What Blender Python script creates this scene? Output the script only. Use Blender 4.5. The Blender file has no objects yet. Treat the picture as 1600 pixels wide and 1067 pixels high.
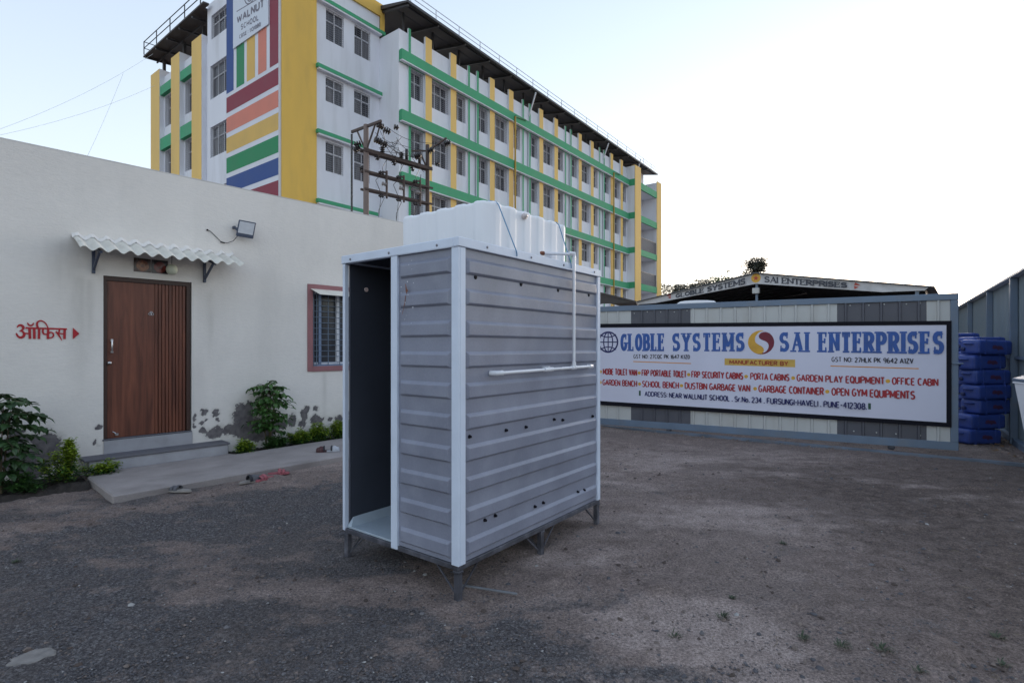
import bpy, bmesh, math, random
import numpy as np
from mathutils import Vector, Matrix
SC = bpy.context.scene
rad = math.radians
# ------------------------------------------------------------------ camera, sky, sun, exposure
CAM_H = 1.6
cd = bpy.data.cameras.new("camera"); cam = bpy.data.objects.new("camera", cd)
SC.collection.objects.link(cam); SC.camera = cam
cam.location = (0, 0, CAM_H); cam.rotation_euler = (rad(90), 0, 0)
cd.sensor_width = 36.0; cd.lens = 835.0 / 1600 * 36.0
cd.shift_y = 8.5 / 1600.0
cd.clip_end = 3000; cd.clip_start = 0.05
SUN_EL, SUN_AZ = 3.0, 38.0          # degrees; azimuth clockwise from the view direction (+Y)
w = bpy.data.worlds.new("World"); SC.world = w; w.use_nodes = True
nt = w.node_tree; nt.nodes.clear()
sky = nt.nodes.new("ShaderNodeTexSky"); sky.sky_type = 'NISHITA'; sky.sun_disc = False
sky.sun_elevation = rad(SUN_EL); sky.sun_rotation = rad(SUN_AZ)
sky.altitude = 500; sky.air_density = 1.0; sky.dust_density = 1.0; sky.ozone_density = 1.5
# the sky's own colour is pulled towards a pale milky dusk haze
hsv = nt.nodes.new("ShaderNodeHueSaturation"); hsv.inputs['Saturation'].default_value = 0.55
bgn = nt.nodes.new("ShaderNodeBackground"); bgn.inputs['Strength'].default_value = 0.10
outw = nt.nodes.new("ShaderNodeOutputWorld")
# thin high veil lit by the whole sky: bluish overhead, paler towards the horizon
wtc = nt.nodes.new("ShaderNodeTexCoord"); wsp = nt.nodes.new("ShaderNodeSeparateXYZ"); nt.links.new(wtc.outputs['Generated'], wsp.inputs[0])
vr = nt.nodes.new("ShaderNodeValToRGB"); ve = vr.color_ramp.elements
ve[0].position = 0.0; ve[0].color = (1.62, 1.70, 1.84, 1); ve[1].position = .62; ve[1].color = (1.08, 1.34, 1.80, 1)
e_ = ve.new(.3); e_.color = (1.46, 1.66, 1.94, 1)
nt.links.new(wsp.outputs['Z'], vr.inputs[0])
vm = nt.nodes.new("ShaderNodeMix"); vm.data_type = 'RGBA'; vm.blend_type = 'ADD'; vm.inputs['Factor'].default_value = 1.0
nt.links.new(sky.outputs[0], hsv.inputs['Color']); nt.links.new(hsv.outputs[0], vm.inputs['A']); nt.links.new(vr.outputs[0], vm.inputs['B'])
nt.links.new(vm.outputs['Result'], bgn.inputs['Color'])
nt.links.new(bgn.outputs[0], outw.inputs['Surface'])
sl = bpy.data.lights.new("sun", 'SUN'); sl.energy = 0.6; sl.angle = rad(20); sl.color = (1.0, 0.86, 0.74)
sun = bpy.data.objects.new("sun", sl); SC.collection.objects.link(sun)
_d = Vector((math.sin(rad(SUN_AZ)) * math.cos(rad(8)), math.cos(rad(SUN_AZ)) * math.cos(rad(8)), math.sin(rad(8))))
sun.rotation_euler = _d.to_track_quat('Z', 'Y').to_euler()
SC.view_settings.view_transform = 'Standard'; SC.view_settings.look = 'None'
SC.view_settings.exposure = 1.8; SC.view_settings.gamma = 1.0
SC.render.engine = 'CYCLES'; SC.cycles.max_bounces = 6

# ------------------------------------------------------------------ helpers
rng = random.Random(7); nrng = np.random.default_rng(11)
COL = SC.collection

class MB:
    """collects geometry; build() links it as ONE mesh object"""
    def __init__(s): s.v = []; s.f = []; s.m = []; s.s = []
    def add(s, vs, fs, m=0, smooth=False):
        b = len(s.v); s.v.extend([tuple(p) for p in vs])
        for f in fs: s.f.append(tuple(i + b for i in f)); s.m.append(m); s.s.append(smooth)
    def box(s, x0, x1, y0, y1, z0, z1, m=0):
        v = [(x, y, z) for z in (z0, z1) for y in (y0, y1) for x in (x0, x1)]
        s.add(v, [(0, 2, 3, 1), (4, 5, 7, 6), (0, 1, 5, 4), (2, 6, 7, 3), (0, 4, 6, 2), (1, 3, 7, 5)], m)
    def frustum(s, base, top, m=0):
        n = len(base); s.add(list(base) + list(top), [(i, (i + 1) % n, n + (i + 1) % n, n + i) for i in range(n)] + [tuple(range(n, 2 * n))], m)
    def beam(s, p, q, w, d=None, m=0, up=(0, 0, 1)):
        p = Vector(p); q = Vector(q); d = d or w; a = (q - p).normalized(); u = Vector(up)
        if abs(a.dot(u)) > .95: u = Vector((1, 0, 0)) if abs(a.x) < .9 else Vector((0, 1, 0))
        sx = a.cross(u).normalized(); sy = sx.cross(a).normalized()
        v = [c + sx * (i * w / 2) + sy * (j * d / 2) for c in (p, q) for i, j in ((-1, -1), (1, -1), (1, 1), (-1, 1))]
        s.add(v, [(3, 2, 1, 0), (4, 5, 6, 7), (0, 1, 5, 4), (1, 2, 6, 5), (2, 3, 7, 6), (3, 0, 4, 7)], m)
    def tube(s, pts, r, n=8, m=0, cap=True, smooth=True):
        pts = [Vector(p) for p in pts]; N = len(pts); rs = r if isinstance(r, (list, tuple)) else [r] * N
        vs = []; prev = None
        for i, p in enumerate(pts):
            t = (pts[min(i + 1, N - 1)] - pts[max(i - 1, 0)]).normalized()
            if prev is None:
                u = Vector((0, 0, 1)) if abs(t.z) < .9 else Vector((1, 0, 0)); prev = t.cross(u).normalized()
            a = (prev - t * prev.dot(t)).normalized(); prev = a; b = t.cross(a)
            vs += [p + (a * math.cos(2 * math.pi * k / n) + b * math.sin(2 * math.pi * k / n)) * rs[i] for k in range(n)]
        fs = [(i * n + k, i * n + (k + 1) % n, (i + 1) * n + (k + 1) % n, (i + 1) * n + k) for i in range(N - 1) for k in range(n)]
        s.add(vs, fs, m, smooth)
        if cap: s.add([vs[k] for k in range(n)], [tuple(range(n))[::-1]], m); s.add([vs[(N - 1) * n + k] for k in range(n)], [tuple(range(n))], m)
    def lathe(s, prof, org=(0, 0, 0), axis=(0, 0, 1), n=16, m=0, smooth=True):
        a = Vector(axis).normalized(); u = a.orthogonal().normalized(); b = a.cross(u); o = Vector(org)
        vs = [o + a * h + (u * math.cos(2 * math.pi * k / n) + b * math.sin(2 * math.pi * k / n)) * r for r, h in prof for k in range(n)]
        fs = [(i * n + k, i * n + (k + 1) % n, (i + 1) * n + (k + 1) % n, (i + 1) * n + k) for i in range(len(prof) - 1) for k in range(n)]
        s.add(vs, fs, m, smooth)
    def prism(s, poly, z0, z1, m=0, smooth=False):
        n = len(poly); v = [(x, y, z0) for x, y in poly] + [(x, y, z1) for x, y in poly]
        s.add(v, [tuple(range(n))[::-1], tuple(range(n, 2 * n))], m)
        s.add(v, [(i, (i + 1) % n, n + (i + 1) % n, n + i) for i in range(n)], m, smooth)
    def build(s, name, mats, parent=None, bevel=0, seg=1, loc=None, rotz=0):
        me = bpy.data.meshes.new(name); me.from_pydata(s.v, [], s.f)
        for mt in (mats if isinstance(mats, (list, tuple)) else [mats]): me.materials.append(mt)
        me.polygons.foreach_set('material_index', s.m); me.polygons.foreach_set('use_smooth', s.s)
        if bevel:
            bm = bmesh.new(); bm.from_mesh(me); bmesh.ops.remove_doubles(bm, verts=bm.verts, dist=1e-5)
            bmesh.ops.recalc_face_normals(bm, faces=bm.faces)
            es = [e for e in bm.edges if len(e.link_faces) == 2 and e.calc_face_angle(0) > rad(32)]
            bmesh.ops.bevel(bm, geom=es, offset=bevel, segments=seg, affect='EDGES', clamp_overlap=True, profile=.6)
            bm.to_mesh(me); bm.free()
        me.update(); o = bpy.data.objects.new(name, me); COL.objects.link(o)
        if parent: o.parent = parent
        if loc is not None: o.location = loc
        o.rotation_euler.z = rotz
        return o

def thing(name, label, cat, loc=(0, 0, 0), rotz=0, group=None):
    o = bpy.data.objects.new(name, None); COL.objects.link(o); o.location = loc; o.rotation_euler = (0, 0, rotz)
    o.empty_display_size = .2
    return tag(o, label, cat, group)
def tag(o, label, cat, group=None, kind=None):
    o['label'] = label; o['category'] = cat
    if group: o['group'] = group
    if kind: o['kind'] = kind
    return o
def copy_thing(o, parent=None):
    c = o.copy(); COL.objects.link(c)
    if parent: c.parent = parent
    for ch in list(o.children): copy_thing(ch, c)
    return c

# ------------------------------------------------------------------ materials
MATS = {}
def pm(name, col, rough=.6, var=.08, scale=4.0, bump=0.0, bscale=60.0, metal=0.0, spec=.5, dirt=None, dcol=(.18, .16, .14), dscale=2.0, stretch=1.0, fine=0.0):
    """painted / plain surface: low + high frequency colour variation, optional dirt and bump"""
    if name in MATS: return MATS[name]
    m = bpy.data.materials.new(name); m.use_nodes = True; t = m.node_tree; N = t.nodes; L = t.links
    bs = N['Principled BSDF']; bs.inputs['Roughness'].default_value = rough; bs.inputs['Metallic'].default_value = metal
    bs.inputs['Specular IOR Level'].default_value = spec
    tc = N.new('ShaderNodeTexCoord'); mp = N.new('ShaderNodeMapping'); mp.inputs['Scale'].default_value = (1, 1, stretch)
    L.new(tc.outputs['Object'], mp.inputs['Vector'])
    def noise(sc, det=5, vec=mp):
        n = N.new('ShaderNodeTexNoise'); n.inputs['Scale'].default_value = sc; n.inputs['Detail'].default_value = det
        L.new(vec.outputs[0], n.inputs['Vector']); return n
    def ramp(src, a, b, lo, hi):
        r = N.new('ShaderNodeMapRange'); r.inputs['From Min'].default_value = a; r.inputs['From Max'].default_value = b
        r.inputs['To Min'].default_value = lo; r.inputs['To Max'].default_value = hi; L.new(src, r.inputs['Value']); return r
    n1 = noise(scale, 6); r1 = ramp(n1.outputs['Fac'], .3, .7, 1 - var, 1 + var)
    mul = N.new('ShaderNodeVectorMath'); mul.operation = 'SCALE'; mul.inputs[0].default_value = col[:3]; L.new(r1.outputs[0], mul.inputs['Scale'])
    cur = mul.outputs[0]
    if fine:
        n3 = noise(scale * 30, 3); r3 = ramp(n3.outputs['Fac'], .3, .7, 1 - fine, 1 + fine)
        m2 = N.new('ShaderNodeVectorMath'); m2.operation = 'SCALE'; L.new(cur, m2.inputs[0]); L.new(r3.outputs[0], m2.inputs['Scale']); cur = m2.outputs[0]
    if dirt:
        n2 = noise(dscale, 9); r2 = ramp(n2.outputs['Fac'], .5, .72, 0, dirt)
        mx = N.new('ShaderNodeMix'); mx.data_type = 'RGBA'; mx.inputs['B'].default_value = (*dcol, 1)
        L.new(r2.outputs[0], mx.inputs['Factor']); L.new(cur, mx.inputs['A']); cur = mx.outputs['Result']
    L.new(cur, bs.inputs['Base Color'])
    rr = ramp(n1.outputs['Fac'], .3, .7, max(0, rough - .08), min(1, rough + .08)); L.new(rr.outputs[0], bs.inputs['Roughness'])
    if bump:
        nb = noise(bscale, 6); bp = N.new('ShaderNodeBump'); bp.inputs['Strength'].default_value = bump; bp.inputs['Distance'].default_value = .01
        L.new(nb.outputs['Fac'], bp.inputs['Height']); L.new(bp.outputs[0], bs.inputs['Normal'])
    MATS[name] = m; return m

def leaf_mat(name, c1, c2):
    m = bpy.data.materials.new(name); m.use_nodes = True; t = m.node_tree; N = t.nodes; L = t.links; bs = N['Principled BSDF']
    g = N.new('ShaderNodeNewGeometry'); mx = N.new('ShaderNodeMix'); mx.data_type = 'RGBA'
    mx.inputs['A'].default_value = (*c1, 1); mx.inputs['B'].default_value = (*c2, 1)
    L.new(g.outputs['Random Per Island'], mx.inputs['Factor']); L.new(mx.outputs['Result'], bs.inputs['Base Color'])
    bs.inputs['Roughness'].default_value = .45
    tr = N.new('ShaderNodeBsdfTranslucent'); ms = N.new('ShaderNodeMixShader'); ms.inputs[0].default_value = .25
    L.new(mx.outputs['Result'], tr.inputs['Color']); L.new(bs.outputs[0], ms.inputs[1]); L.new(tr.outputs[0], ms.inputs[2])
    L.new(ms.outputs[0], N['Material Output'].inputs['Surface']); return m

M_sw = pm('school_white', (.74, .75, .81), .8, .06, .6, .15, 30, dirt=.4, dcol=(.46, .46, .48), dscale=1.3, stretch=.18)
M_yel = pm('school_yellow', (.74, .47, .10), .8, .07, .8, .15, 30, dirt=.2, dcol=(.42, .28, .1), stretch=.3)
M_yelpale = pm('school_pale_yellow', (.78, .52, .17), .8, .07, .8, .15, 30, stretch=.3)
M_grn = pm('school_green', (.055, .33, .165), .75, .08, 1.0, .1, 30, stretch=.4)
M_red = pm('stripe_maroon', (.26, .05, .075), .8, .06, 1); M_blu = pm('stripe_blue', (.045, .09, .27), .8, .06, 1)
M_org = pm('stripe_coral', (.66, .23, .17), .8, .06, 1); M_sgr = pm('stripe_green', (.035, .25, .11), .8, .06, 1)
M_syl = pm('stripe_yellow', (.68, .44, .13), .8, .06, 1); M_swh = pm('stripe_white', (.70, .71, .77), .8, .04, 1)
M_glass = pm('dark_glass', (.05, .05, .06), .12, .3, .8); M_glass2 = pm('curtained_glass', (.12, .115, .125), .3, .3, 5, stretch=.1)
M_wfr = pm('window_metal', (.62, .62, .66), .5, .05, 3); M_grl = pm('grille_metal', (.22, .22, .25), .5, .1, 3)
M_dkroof = pm('dark_roof_sheet', (.045, .038, .036), .6, .25, 1.5, stretch=1); M_dksteel = pm('dark_steel', (.035, .035, .04), .5, .2, 4)
M_rail = pm('pale_rail', (.55, .57, .62), .5, .08, 4)
M_office = None
M_conc = pm('concrete', (.30, .27, .265), .9, .14, 2.5, .5, 70, dirt=.5, dcol=(.16, .14, .135), dscale=2.2, fine=.08)
M_cdark = pm('grey_coping', (.115, .115, .135), .8, .15, 3, .3, 60, dirt=.4, dcol=(.2, .19, .19))
M_steel_blue = pm('blue_grey_steel', (.125, .175, .25), .45, .1, 3, dirt=.25, dcol=(.2, .18, .16), dscale=4)
M_fence = pm('fence_sheet', (.16, .205, .245), .5, .1, 1.2, stretch=.2, dirt=.2, dcol=(.2, .18, .16))
M_gwhite = pm('gate_white_sheet', (.47, .48, .48), .5, .06, 1.5, dirt=.35, dcol=(.3, .28, .25), dscale=3, stretch=.3)
M_gdark = pm('gate_dark_sheet', (.075, .078, .10), .5, .1, 1.5, dirt=.3, dcol=(.12, .12, .13), dscale=3)
M_board = pm('board_white', (.60, .61, .74), .5, .04, .8, dirt=.12, dcol=(.42, .43, .52), dscale=1.5)
M_black = pm('black_paint', (.008, .008, .014), .7, .2, 3, spec=.15)
M_lblue = pm('letter_blue', (.03, .095, .34), .6, .15, 8); M_lnavy = pm('letter_navy', (.012, .014, .10), .6, .15, 8)
M_lred = pm('letter_red', (.33, .022, .032), .6, .15, 8); M_lyel = pm('letter_yellow', (.60, .33, .04), .6, .12, 8)
M_lmar = pm('letter_maroon', (.15, .012, .03), .6, .12, 8); M_lgrn = pm('letter_green', (.02, .08, .05), .6, .1, 8); M_lor = pm('letter_orange', (.60, .25, .05), .6, .1, 8)
M_lblk = pm('letter_black', (.02, .02, .035), .6, .1, 8)
M_wood = None
M_plast = pm('white_plastic', (.82, .84, .89), .6, .03, 3, spec=.4, dirt=.08, dcol=(.6, .6, .62))
M_pvc = pm('white_pvc', (.72, .74, .80), .3, .04, 5)
M_panel = pm('grey_frp', (.22, .236, .305), .36, .14, 2.2, .35, 5, dirt=.35, dcol=(.29, .31, .375), dscale=4.5, fine=.05)
M_trim = pm('pale_trim', (.62, .69, .82), .4, .05, 5, .1, 40, dirt=.12, dcol=(.46, .51, .6), dscale=6)
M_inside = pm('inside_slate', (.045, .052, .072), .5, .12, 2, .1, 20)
M_tfloor = pm('toilet_floor', (.36, .43, .50), .5, .12, 4, .3, 30, dirt=.3, dcol=(.45, .48, .5), dscale=5)
M_blksteel = pm('worn_black_steel', (.06, .062, .078), .5, .45, 8, .3, 60, dirt=.7, dcol=(.17, .17, .20), dscale=10)
M_rust = pm('rust_stain', (.20, .075, .045), .8, .3, 30)
M_rope = pm('blue_rope', (.10, .26, .45), .7, .1, 30)

# ------------------------------------------------------------------ lettering: a sign painter's stroke alphabet
def arc(cx, cy, rx, ry, a0, a1, n=9): return [(cx + rx * math.cos(rad(a0 + (a1 - a0) * i / n)), cy + ry * math.sin(rad(a0 + (a1 - a0) * i / n))) for i in range(n + 1)]
GL = {
 'A': (.62, [[(0, 0), (.31, 1)], [(.31, 1), (.62, 0)], [(.12, .33), (.5, .33)]]),
 'B': (.55, [[(0, 0), (0, 1)], [(0, 1), (.28, 1)] + arc(.28, .76, .22, .24, 80, -80) + [(0, .52)], [(.05, .52), (.3, .52)] + arc(.3, .26, .25, .26, 80, -80) + [(0, 0)]]),
 'C': (.55, [arc(.29, .5, .29, .5, 50, 310, 16)]),
 'D': (.58, [[(0, 0), (0, 1)], [(0, 1), (.25, 1)] + arc(.25, .5, .33, .5, 80, -80, 12) + [(0, 0)]]),
 'E': (.48, [[(0, 0), (0, 1)], [(0, 1), (.48, 1)], [(0, .52), (.4, .52)], [(0, 0), (.48, 0)]]),
 'F': (.47, [[(0, 0), (0, 1)], [(0, 1), (.47, 1)], [(0, .52), (.38, .52)]]),
 'G': (.58, [arc(.29, .5, .29, .5, 50, 345, 18) + [(.58, .45)], [(.32, .45), (.6, .45)]]),
 'H': (.56, [[(0, 0), (0, 1)], [(.56, 0), (.56, 1)], [(0, .5), (.56, .5)]]),
 'I': (.0, [[(0, 0), (0, 1)]]),
 'K': (.55, [[(0, 0), (0, 1)], [(.02, .45), (.53, 1)], [(.14, .58), (.55, 0)]]),
 'L': (.45, [[(0, 1), (0, 0)], [(0, 0), (.45, 0)]]),
 'M': (.72, [[(0, 0), (0, 1)], [(0, 1), (.36, .2)], [(.36, .2), (.72, 1)], [(.72, 1), (.72, 0)]]),
 'N': (.58, [[(0, 0), (0, 1)], [(0, 1), (.58, 0)], [(.58, 0), (.58, 1)]]),
 'O': (.60, [arc(.3, .5, .3, .5, 90, 450, 22)]),
 'P': (.53, [[(0, 0), (0, 1)], [(0, 1), (.27, 1)] + arc(.27, .73, .26, .27, 80, -80) + [(0, .46)]]),
 'Q': (.60, [arc(.3, .5, .3, .5, 90, 450, 22), [(.34, .25), (.62, -.1)]]),
 'R': (.56, [[(0, 0), (0, 1)], [(0, 1), (.28, 1)] + arc(.28, .74, .25, .26, 80, -80) + [(0, .48)], [(.25, .48), (.56, 0)]]),
 'S': (.54, [arc(.28, .75, .25, .25, 35, 250, 10) + arc(.26, .25, .27, .26, 75, -145, 11)]),
 'T': (.54, [[(.27, 0), (.27, 1)], [(0, 1), (.54, 1)]]),
 'U': (.56, [[(0, 1), (0, .28)] + arc(.28, .28, .28, .28, 180, 360, 10) + [(.56, 1)]]),
 'V': (.58, [[(0, 1), (.29, 0)], [(.29, 0), (.58, 1)]]),
 'W': (.85, [[(0, 1), (.2, 0)], [(.2, 0), (.42, .85)], [(.42, .85), (.64, 0)], [(.64, 0), (.85, 1)]]),
 'Y': (.58, [[(0, 1), (.29, .48)], [(.58, 1), (.29, .48)], [(.29, .48), (.29, 0)]]),
 'Z': (.52, [[(0, 1), (.52, 1)], [(.5, 1), (.02, 0)], [(0, 0), (.52, 0)]]),
 '0': (.50, [arc(.25, .5, .25, .5, 90, 450, 20)]),
 '1': (.18, [[(0, .82), (.16, 1)], [(.16, 1), (.16, 0)]]),
 '2': (.50, [arc(.25, .74, .24, .26, 160, -35, 9) + [(0, 0)], [(0, 0), (.5, 0)]]),
 '3': (.50, [arc(.24, .75, .23, .25, 150, -80, 9), arc(.24, .26, .26, .26, 85, -150, 10)]),
 '4': (.54, [[(.40, 1), (0, .32)], [(0, .32), (.54, .32)], [(.40, 1), (.40, 0)]]),
 '5': (.50, [[(.46, 1), (.06, 1)], [(.06, 1), (.03, .55)], [(.03, .55)] + arc(.24, .32, .26, .32, 100, -150, 10)]),
 '6': (.50, [arc(.34, .55, .34, .48, 85, 180, 7) + arc(.25, .28, .25, .28, 180, 520, 14)]),
 '7': (.48, [[(0, 1), (.48, 1)], [(.48, 1), (.14, 0)]]),
 '8': (.50, [arc(.25, .76, .22, .24, 90, 450, 16), arc(.25, .27, .26, .27, 90, 450, 16)]),
 '9': (.50, [arc(.25, .72, .25, .28, 0, 360, 14), [(.5, .72), (.47, .35)] + arc(.2, .3, .28, .3, 0, -90, 5)]),
 '-': (.32, [[(0, .48), (.32, .48)]]), '.': (.06, [[(.03, -.05), (.03, .11)]]), ':': (.06, [[(.03, .1), (.03, .26)], [(.03, .62), (.03, .78)]]),
 'r': (.32, [[(0, 0), (0, .65)], [(0, .42)] + arc(.2, .42, .19, .23, 150, 50, 5)]), 'o': (.44, [arc(.22, .32, .22, .32, 90, 450, 16)]),
}
# slab-serif bars: (x centre, y) ends of stems, relative to glyph box
SERIF = {'G': [(.56, .45, .16)], 'L': [(0, 1, .17), (0, 0, .12)], 'B': [(-.02, 1, .10), (-.02, 0, .10)], 'E': [(-.02, 1, .12), (-.02, 0, .12)], 'Y': [(0, 1, .15), (.58, 1, .15), (.29, 0, .17)],
         'T': [(.27, 0, .17)], 'M': [(0, 1, .12), (0, 0, .15), (.72, 1, .12), (.72, 0, .15)], 'A': [(0, 0, .16), (.62, 0, .16), (.31, 1, .10)], 'I': [(0, 0, .17), (0, 1, .17)],
         'N': [(0, 0, .15), (0, 1, .12), (.58, 1, .15)], 'R': [(-.02, 1, .1), (0, 0, .16), (.58, 0, .14)], 'P': [(-.02, 1, .1), (0, 0, .16)]}
VTICK = {'L': [(.45, 0, .2)], 'E': [(.48, 0, .2), (.48, 1, -.2), (.38, .62, -.2)], 'T': [(0, 1, -.2), (.54, 1, -.2)], 'S': [(.5, 1, -.28), (.02, 0, .28)], 'G': [(.54, .98, -.28)]}
def ribbon(mb, pts, wd, P, k, m=0):
    """flat stroke of width wd (in drawing units) along pts; P maps (x, z, layer) to 3-D"""
    pts = [p for i, p in enumerate(pts) if i == 0 or (abs(p[0] - pts[i - 1][0]) + abs(p[1] - pts[i - 1][1])) > 1e-5]
    N = len(pts)
    if N < 2: return
    closed = abs(pts[0][0] - pts[-1][0]) + abs(pts[0][1] - pts[-1][1]) < 1e-4 and N > 3
    vs = []
    for i, (x, y) in enumerate(pts):
        a = pts[i - 1] if i > 0 else (pts[-2] if closed else pts[0]); b = pts[i + 1] if i < N - 1 else (pts[1] if closed else pts[-1])
        d1 = np.array((x - a[0], y - a[1])); d2 = np.array((b[0] - x, b[1] - y))
        n1 = np.linalg.norm(d1); n2 = np.linalg.norm(d2)
        d1 = d1 / n1 if n1 > 1e-9 else d2 / n2; d2 = d2 / n2 if n2 > 1e-9 else d1
        t = d1 + d2; t = t / (np.linalg.norm(t) + 1e-9); nn = np.array((-t[1], t[0])); c = max(.5, float(np.dot(nn, (-d1[1], d1[0]))))
        ww = wd[i] if isinstance(wd, (list, tuple)) else wd
        o = nn * ww / 2 / c; vs += [P(x + o[0], y + o[1], k), P(x - o[0], y - o[1], k)]
    mb.add(vs, [(2 * i, 2 * i + 1, 2 * i + 3, 2 * i + 2) for i in range(N - 1)], m)
def text(mb, st, xl, xr, bl, tl, br, tr, P, sw=.15, gap=.2, space=.42, slab=False, m=0, jit=.0):
    """letters from xl to xr; baseline runs bl -> br, cap line tl -> tr (metres); sw = stroke / cap height"""
    h = ((tl - bl) + (tr - br)) / 2; S = sw * h
    adv = 0; pos = []
    for i, ch in enumerate(st):
        if ch == ' ': adv += space; continue
        wd = GL[ch][0]; pos.append((ch, adv)); adv += wd + gap
    tot = adv - gap; W = (xr - xl); r2 = random.Random(st)
    sx = (W - S) / max(tot, 1e-6); k = 0
    for ch, a in pos:
        jx = r2.uniform(-jit, jit); jy = r2.uniform(-jit, jit)
        def mp(p):
            x = xl + S / 2 + (a + p[0] + jx) * sx; f = (x - xl) / W
            b0 = bl + (br - bl) * f + S / 2; t0 = tl + (tr - tl) * f - S / 2
            return (x, b0 + (t0 - b0) * (p[1] + jy))
        for s_ in GL[ch][1]:
            q = [mp(p) for p in s_]
            flat = slab and len(q) == 2 and abs(q[0][1] - q[1][1]) < .25 * abs(q[0][0] - q[1][0])
            thin = slab and ch in 'MNA' and len(q) == 2 and s_[0][0] != s_[1][0] and not flat and ((ch == 'N') or (ch == 'M' and s_[0][0] > .1) or (ch == 'A' and s_[0][0] < .1))
            wd_ = S * (.55 if flat else (.6 if thin else 1)); dz = 0
            if flat: dz = (S / 2 - wd_ / 2) * (1 if s_[0][1] > .9 else (-1 if s_[0][1] < .1 else 0)); q = [(x, y + dz) for x, y in q]
            ext = 0 if len(q) > 2 else .0
            ribbon(mb, q, wd_, P, k, m); k += 1
        if slab:
            for (x, y, hw) in SERIF.get(ch, []):
                p = mp((x, y)); e = S * .46; z = p[1] + (S / 2 - e / 2) * (1 if y > .9 else (-1 if y < .1 else 0))
                hwm = S * .5 + .05 * h * (1 if len(GL[ch][1]) > 0 else 1); ribbon(mb, [(p[0] - hwm, z), (p[0] + hwm, z)], e, P, k, m); k += 1
            for (x, y, dy) in VTICK.get(ch, []):
                p = mp((x, y)); p2 = mp((x, y + dy)); zz = S / 2 * (1 if dy < 0 else -1)
                ribbon(mb, [(p[0], p[1] + zz), (p2[0], p2[1])], [S * .5, S * .32], P, k, m); k += 1
def disc(mb, cx, cz, r, P, k=0, m=0, n=24): mb.add([P(cx + r * math.cos(2 * math.pi * i / n), cz + r * math.sin(2 * math.pi * i / n), k) for i in range(n)], [tuple(range(n))], m)
def rect(mb, x0, x1, z0, z1, P, k=0, m=0): mb.add([P(x0, z0, k), P(x1, z0, k), P(x1, z1, k), P(x0, z1, k)], [(0, 1, 2, 3)], m)

# ------------------------------------------------------------------ numpy value noise
def vnoise(x, y, seed=0):
    xi = np.floor(x).astype(np.int64); yi = np.floor(y).astype(np.int64); fx = x - xi; fy = y - yi
    fx = fx * fx * (3 - 2 * fx); fy = fy * fy * (3 - 2 * fy)
    def h(a, b):
        n = (a * 374761393 + b * 668265263 + seed * 1442695041) & 0xffffffff
        n = ((n ^ (n >> 13)) * 1274126177) & 0xffffffff; n = n ^ (n >> 16); return (n & 0xffff) / 65535.0
    return (h(xi, yi) * (1 - fx) + h(xi + 1, yi) * fx) * (1 - fy) + (h(xi, yi + 1) * (1 - fx) + h(xi + 1, yi + 1) * fx) * fy
def fbm(x, y, sc, octv=5, seed=0, gain=.5):
    t = 0; a = 1; s = 0
    for o in range(octv): t = t + a * vnoise(x * sc, y * sc, seed + o * 17); s += a; a *= gain; sc *= 2.03
    return t / s
def sstep(a, b, x): t = np.clip((x - a) / (b - a), 0, 1); return t * t * (3 - 2 * t)

OX, OY = -5.07, 6.63; OD = np.array((750., 835.)); OD /= np.linalg.norm(OD); OROT = math.atan2(OD[1], OD[0])
def off_local(x, y): rx, ry = x - OX, y - OY; return rx * OD[0] + ry * OD[1], rx * OD[1] * -1 + ry * OD[0]
def off_world(u, v): return OX + u * OD[0] - v * OD[1], OY + u * OD[1] + v * OD[0]

# ------------------------------------------------------------------ ground (one sheet to the horizon, finely modelled near the camera)
def gz_macro(x, y):
    u, v = off_local(x, y)
    rise = .045 * sstep(-3.2, -1.75, v)
    return rise + .022 * (fbm(x, y, .7, 3, 5) - .5) * 2 * sstep(60, 20, np.hypot(x, y))
def gravel_mask(x, y):
    n = fbm(x, y, 1.1, 7, 3, .62) - .5; n2 = fbm(x * .6 + y * .25, y * 1.6, 1.0, 4, 9) - .5; n3 = fbm(x * .7, y * 1.5, 2.6, 6, 19, .65) - .5
    g = sstep(1.2, -1.6, x + .08 * (y - 3.3) + 3.0 * n)
    g = g * (1 - .85 * sstep(5.7, 7.0, y + 1.6 * n2) * sstep(-4.2, -3.0, x))
    u_, v_ = off_local(x, y); g = g * (1 - .6 * np.exp(-((v_ + 2.0 + .3 * n2) / .3) ** 2)) * (1 - .55 * sstep(-3.2, -4.3, x) * sstep(4.4, 5.2, y))
    g = g * (1 - .55 * sstep(.5, .72, fbm(x, y * 1.8, .8, 6, 13, .6)))
    streak = np.exp(-((y - (3.45 + .16 * (x + 1.5) + .25 * n2)) / .13) ** 2) * sstep(-2.6, -1.6, x) * sstep(.3, -.6, x)
    return np.clip(.9 * g - streak * (.45 + 1.2 * n3) + 1.35 * n3, 0, 1)
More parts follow.
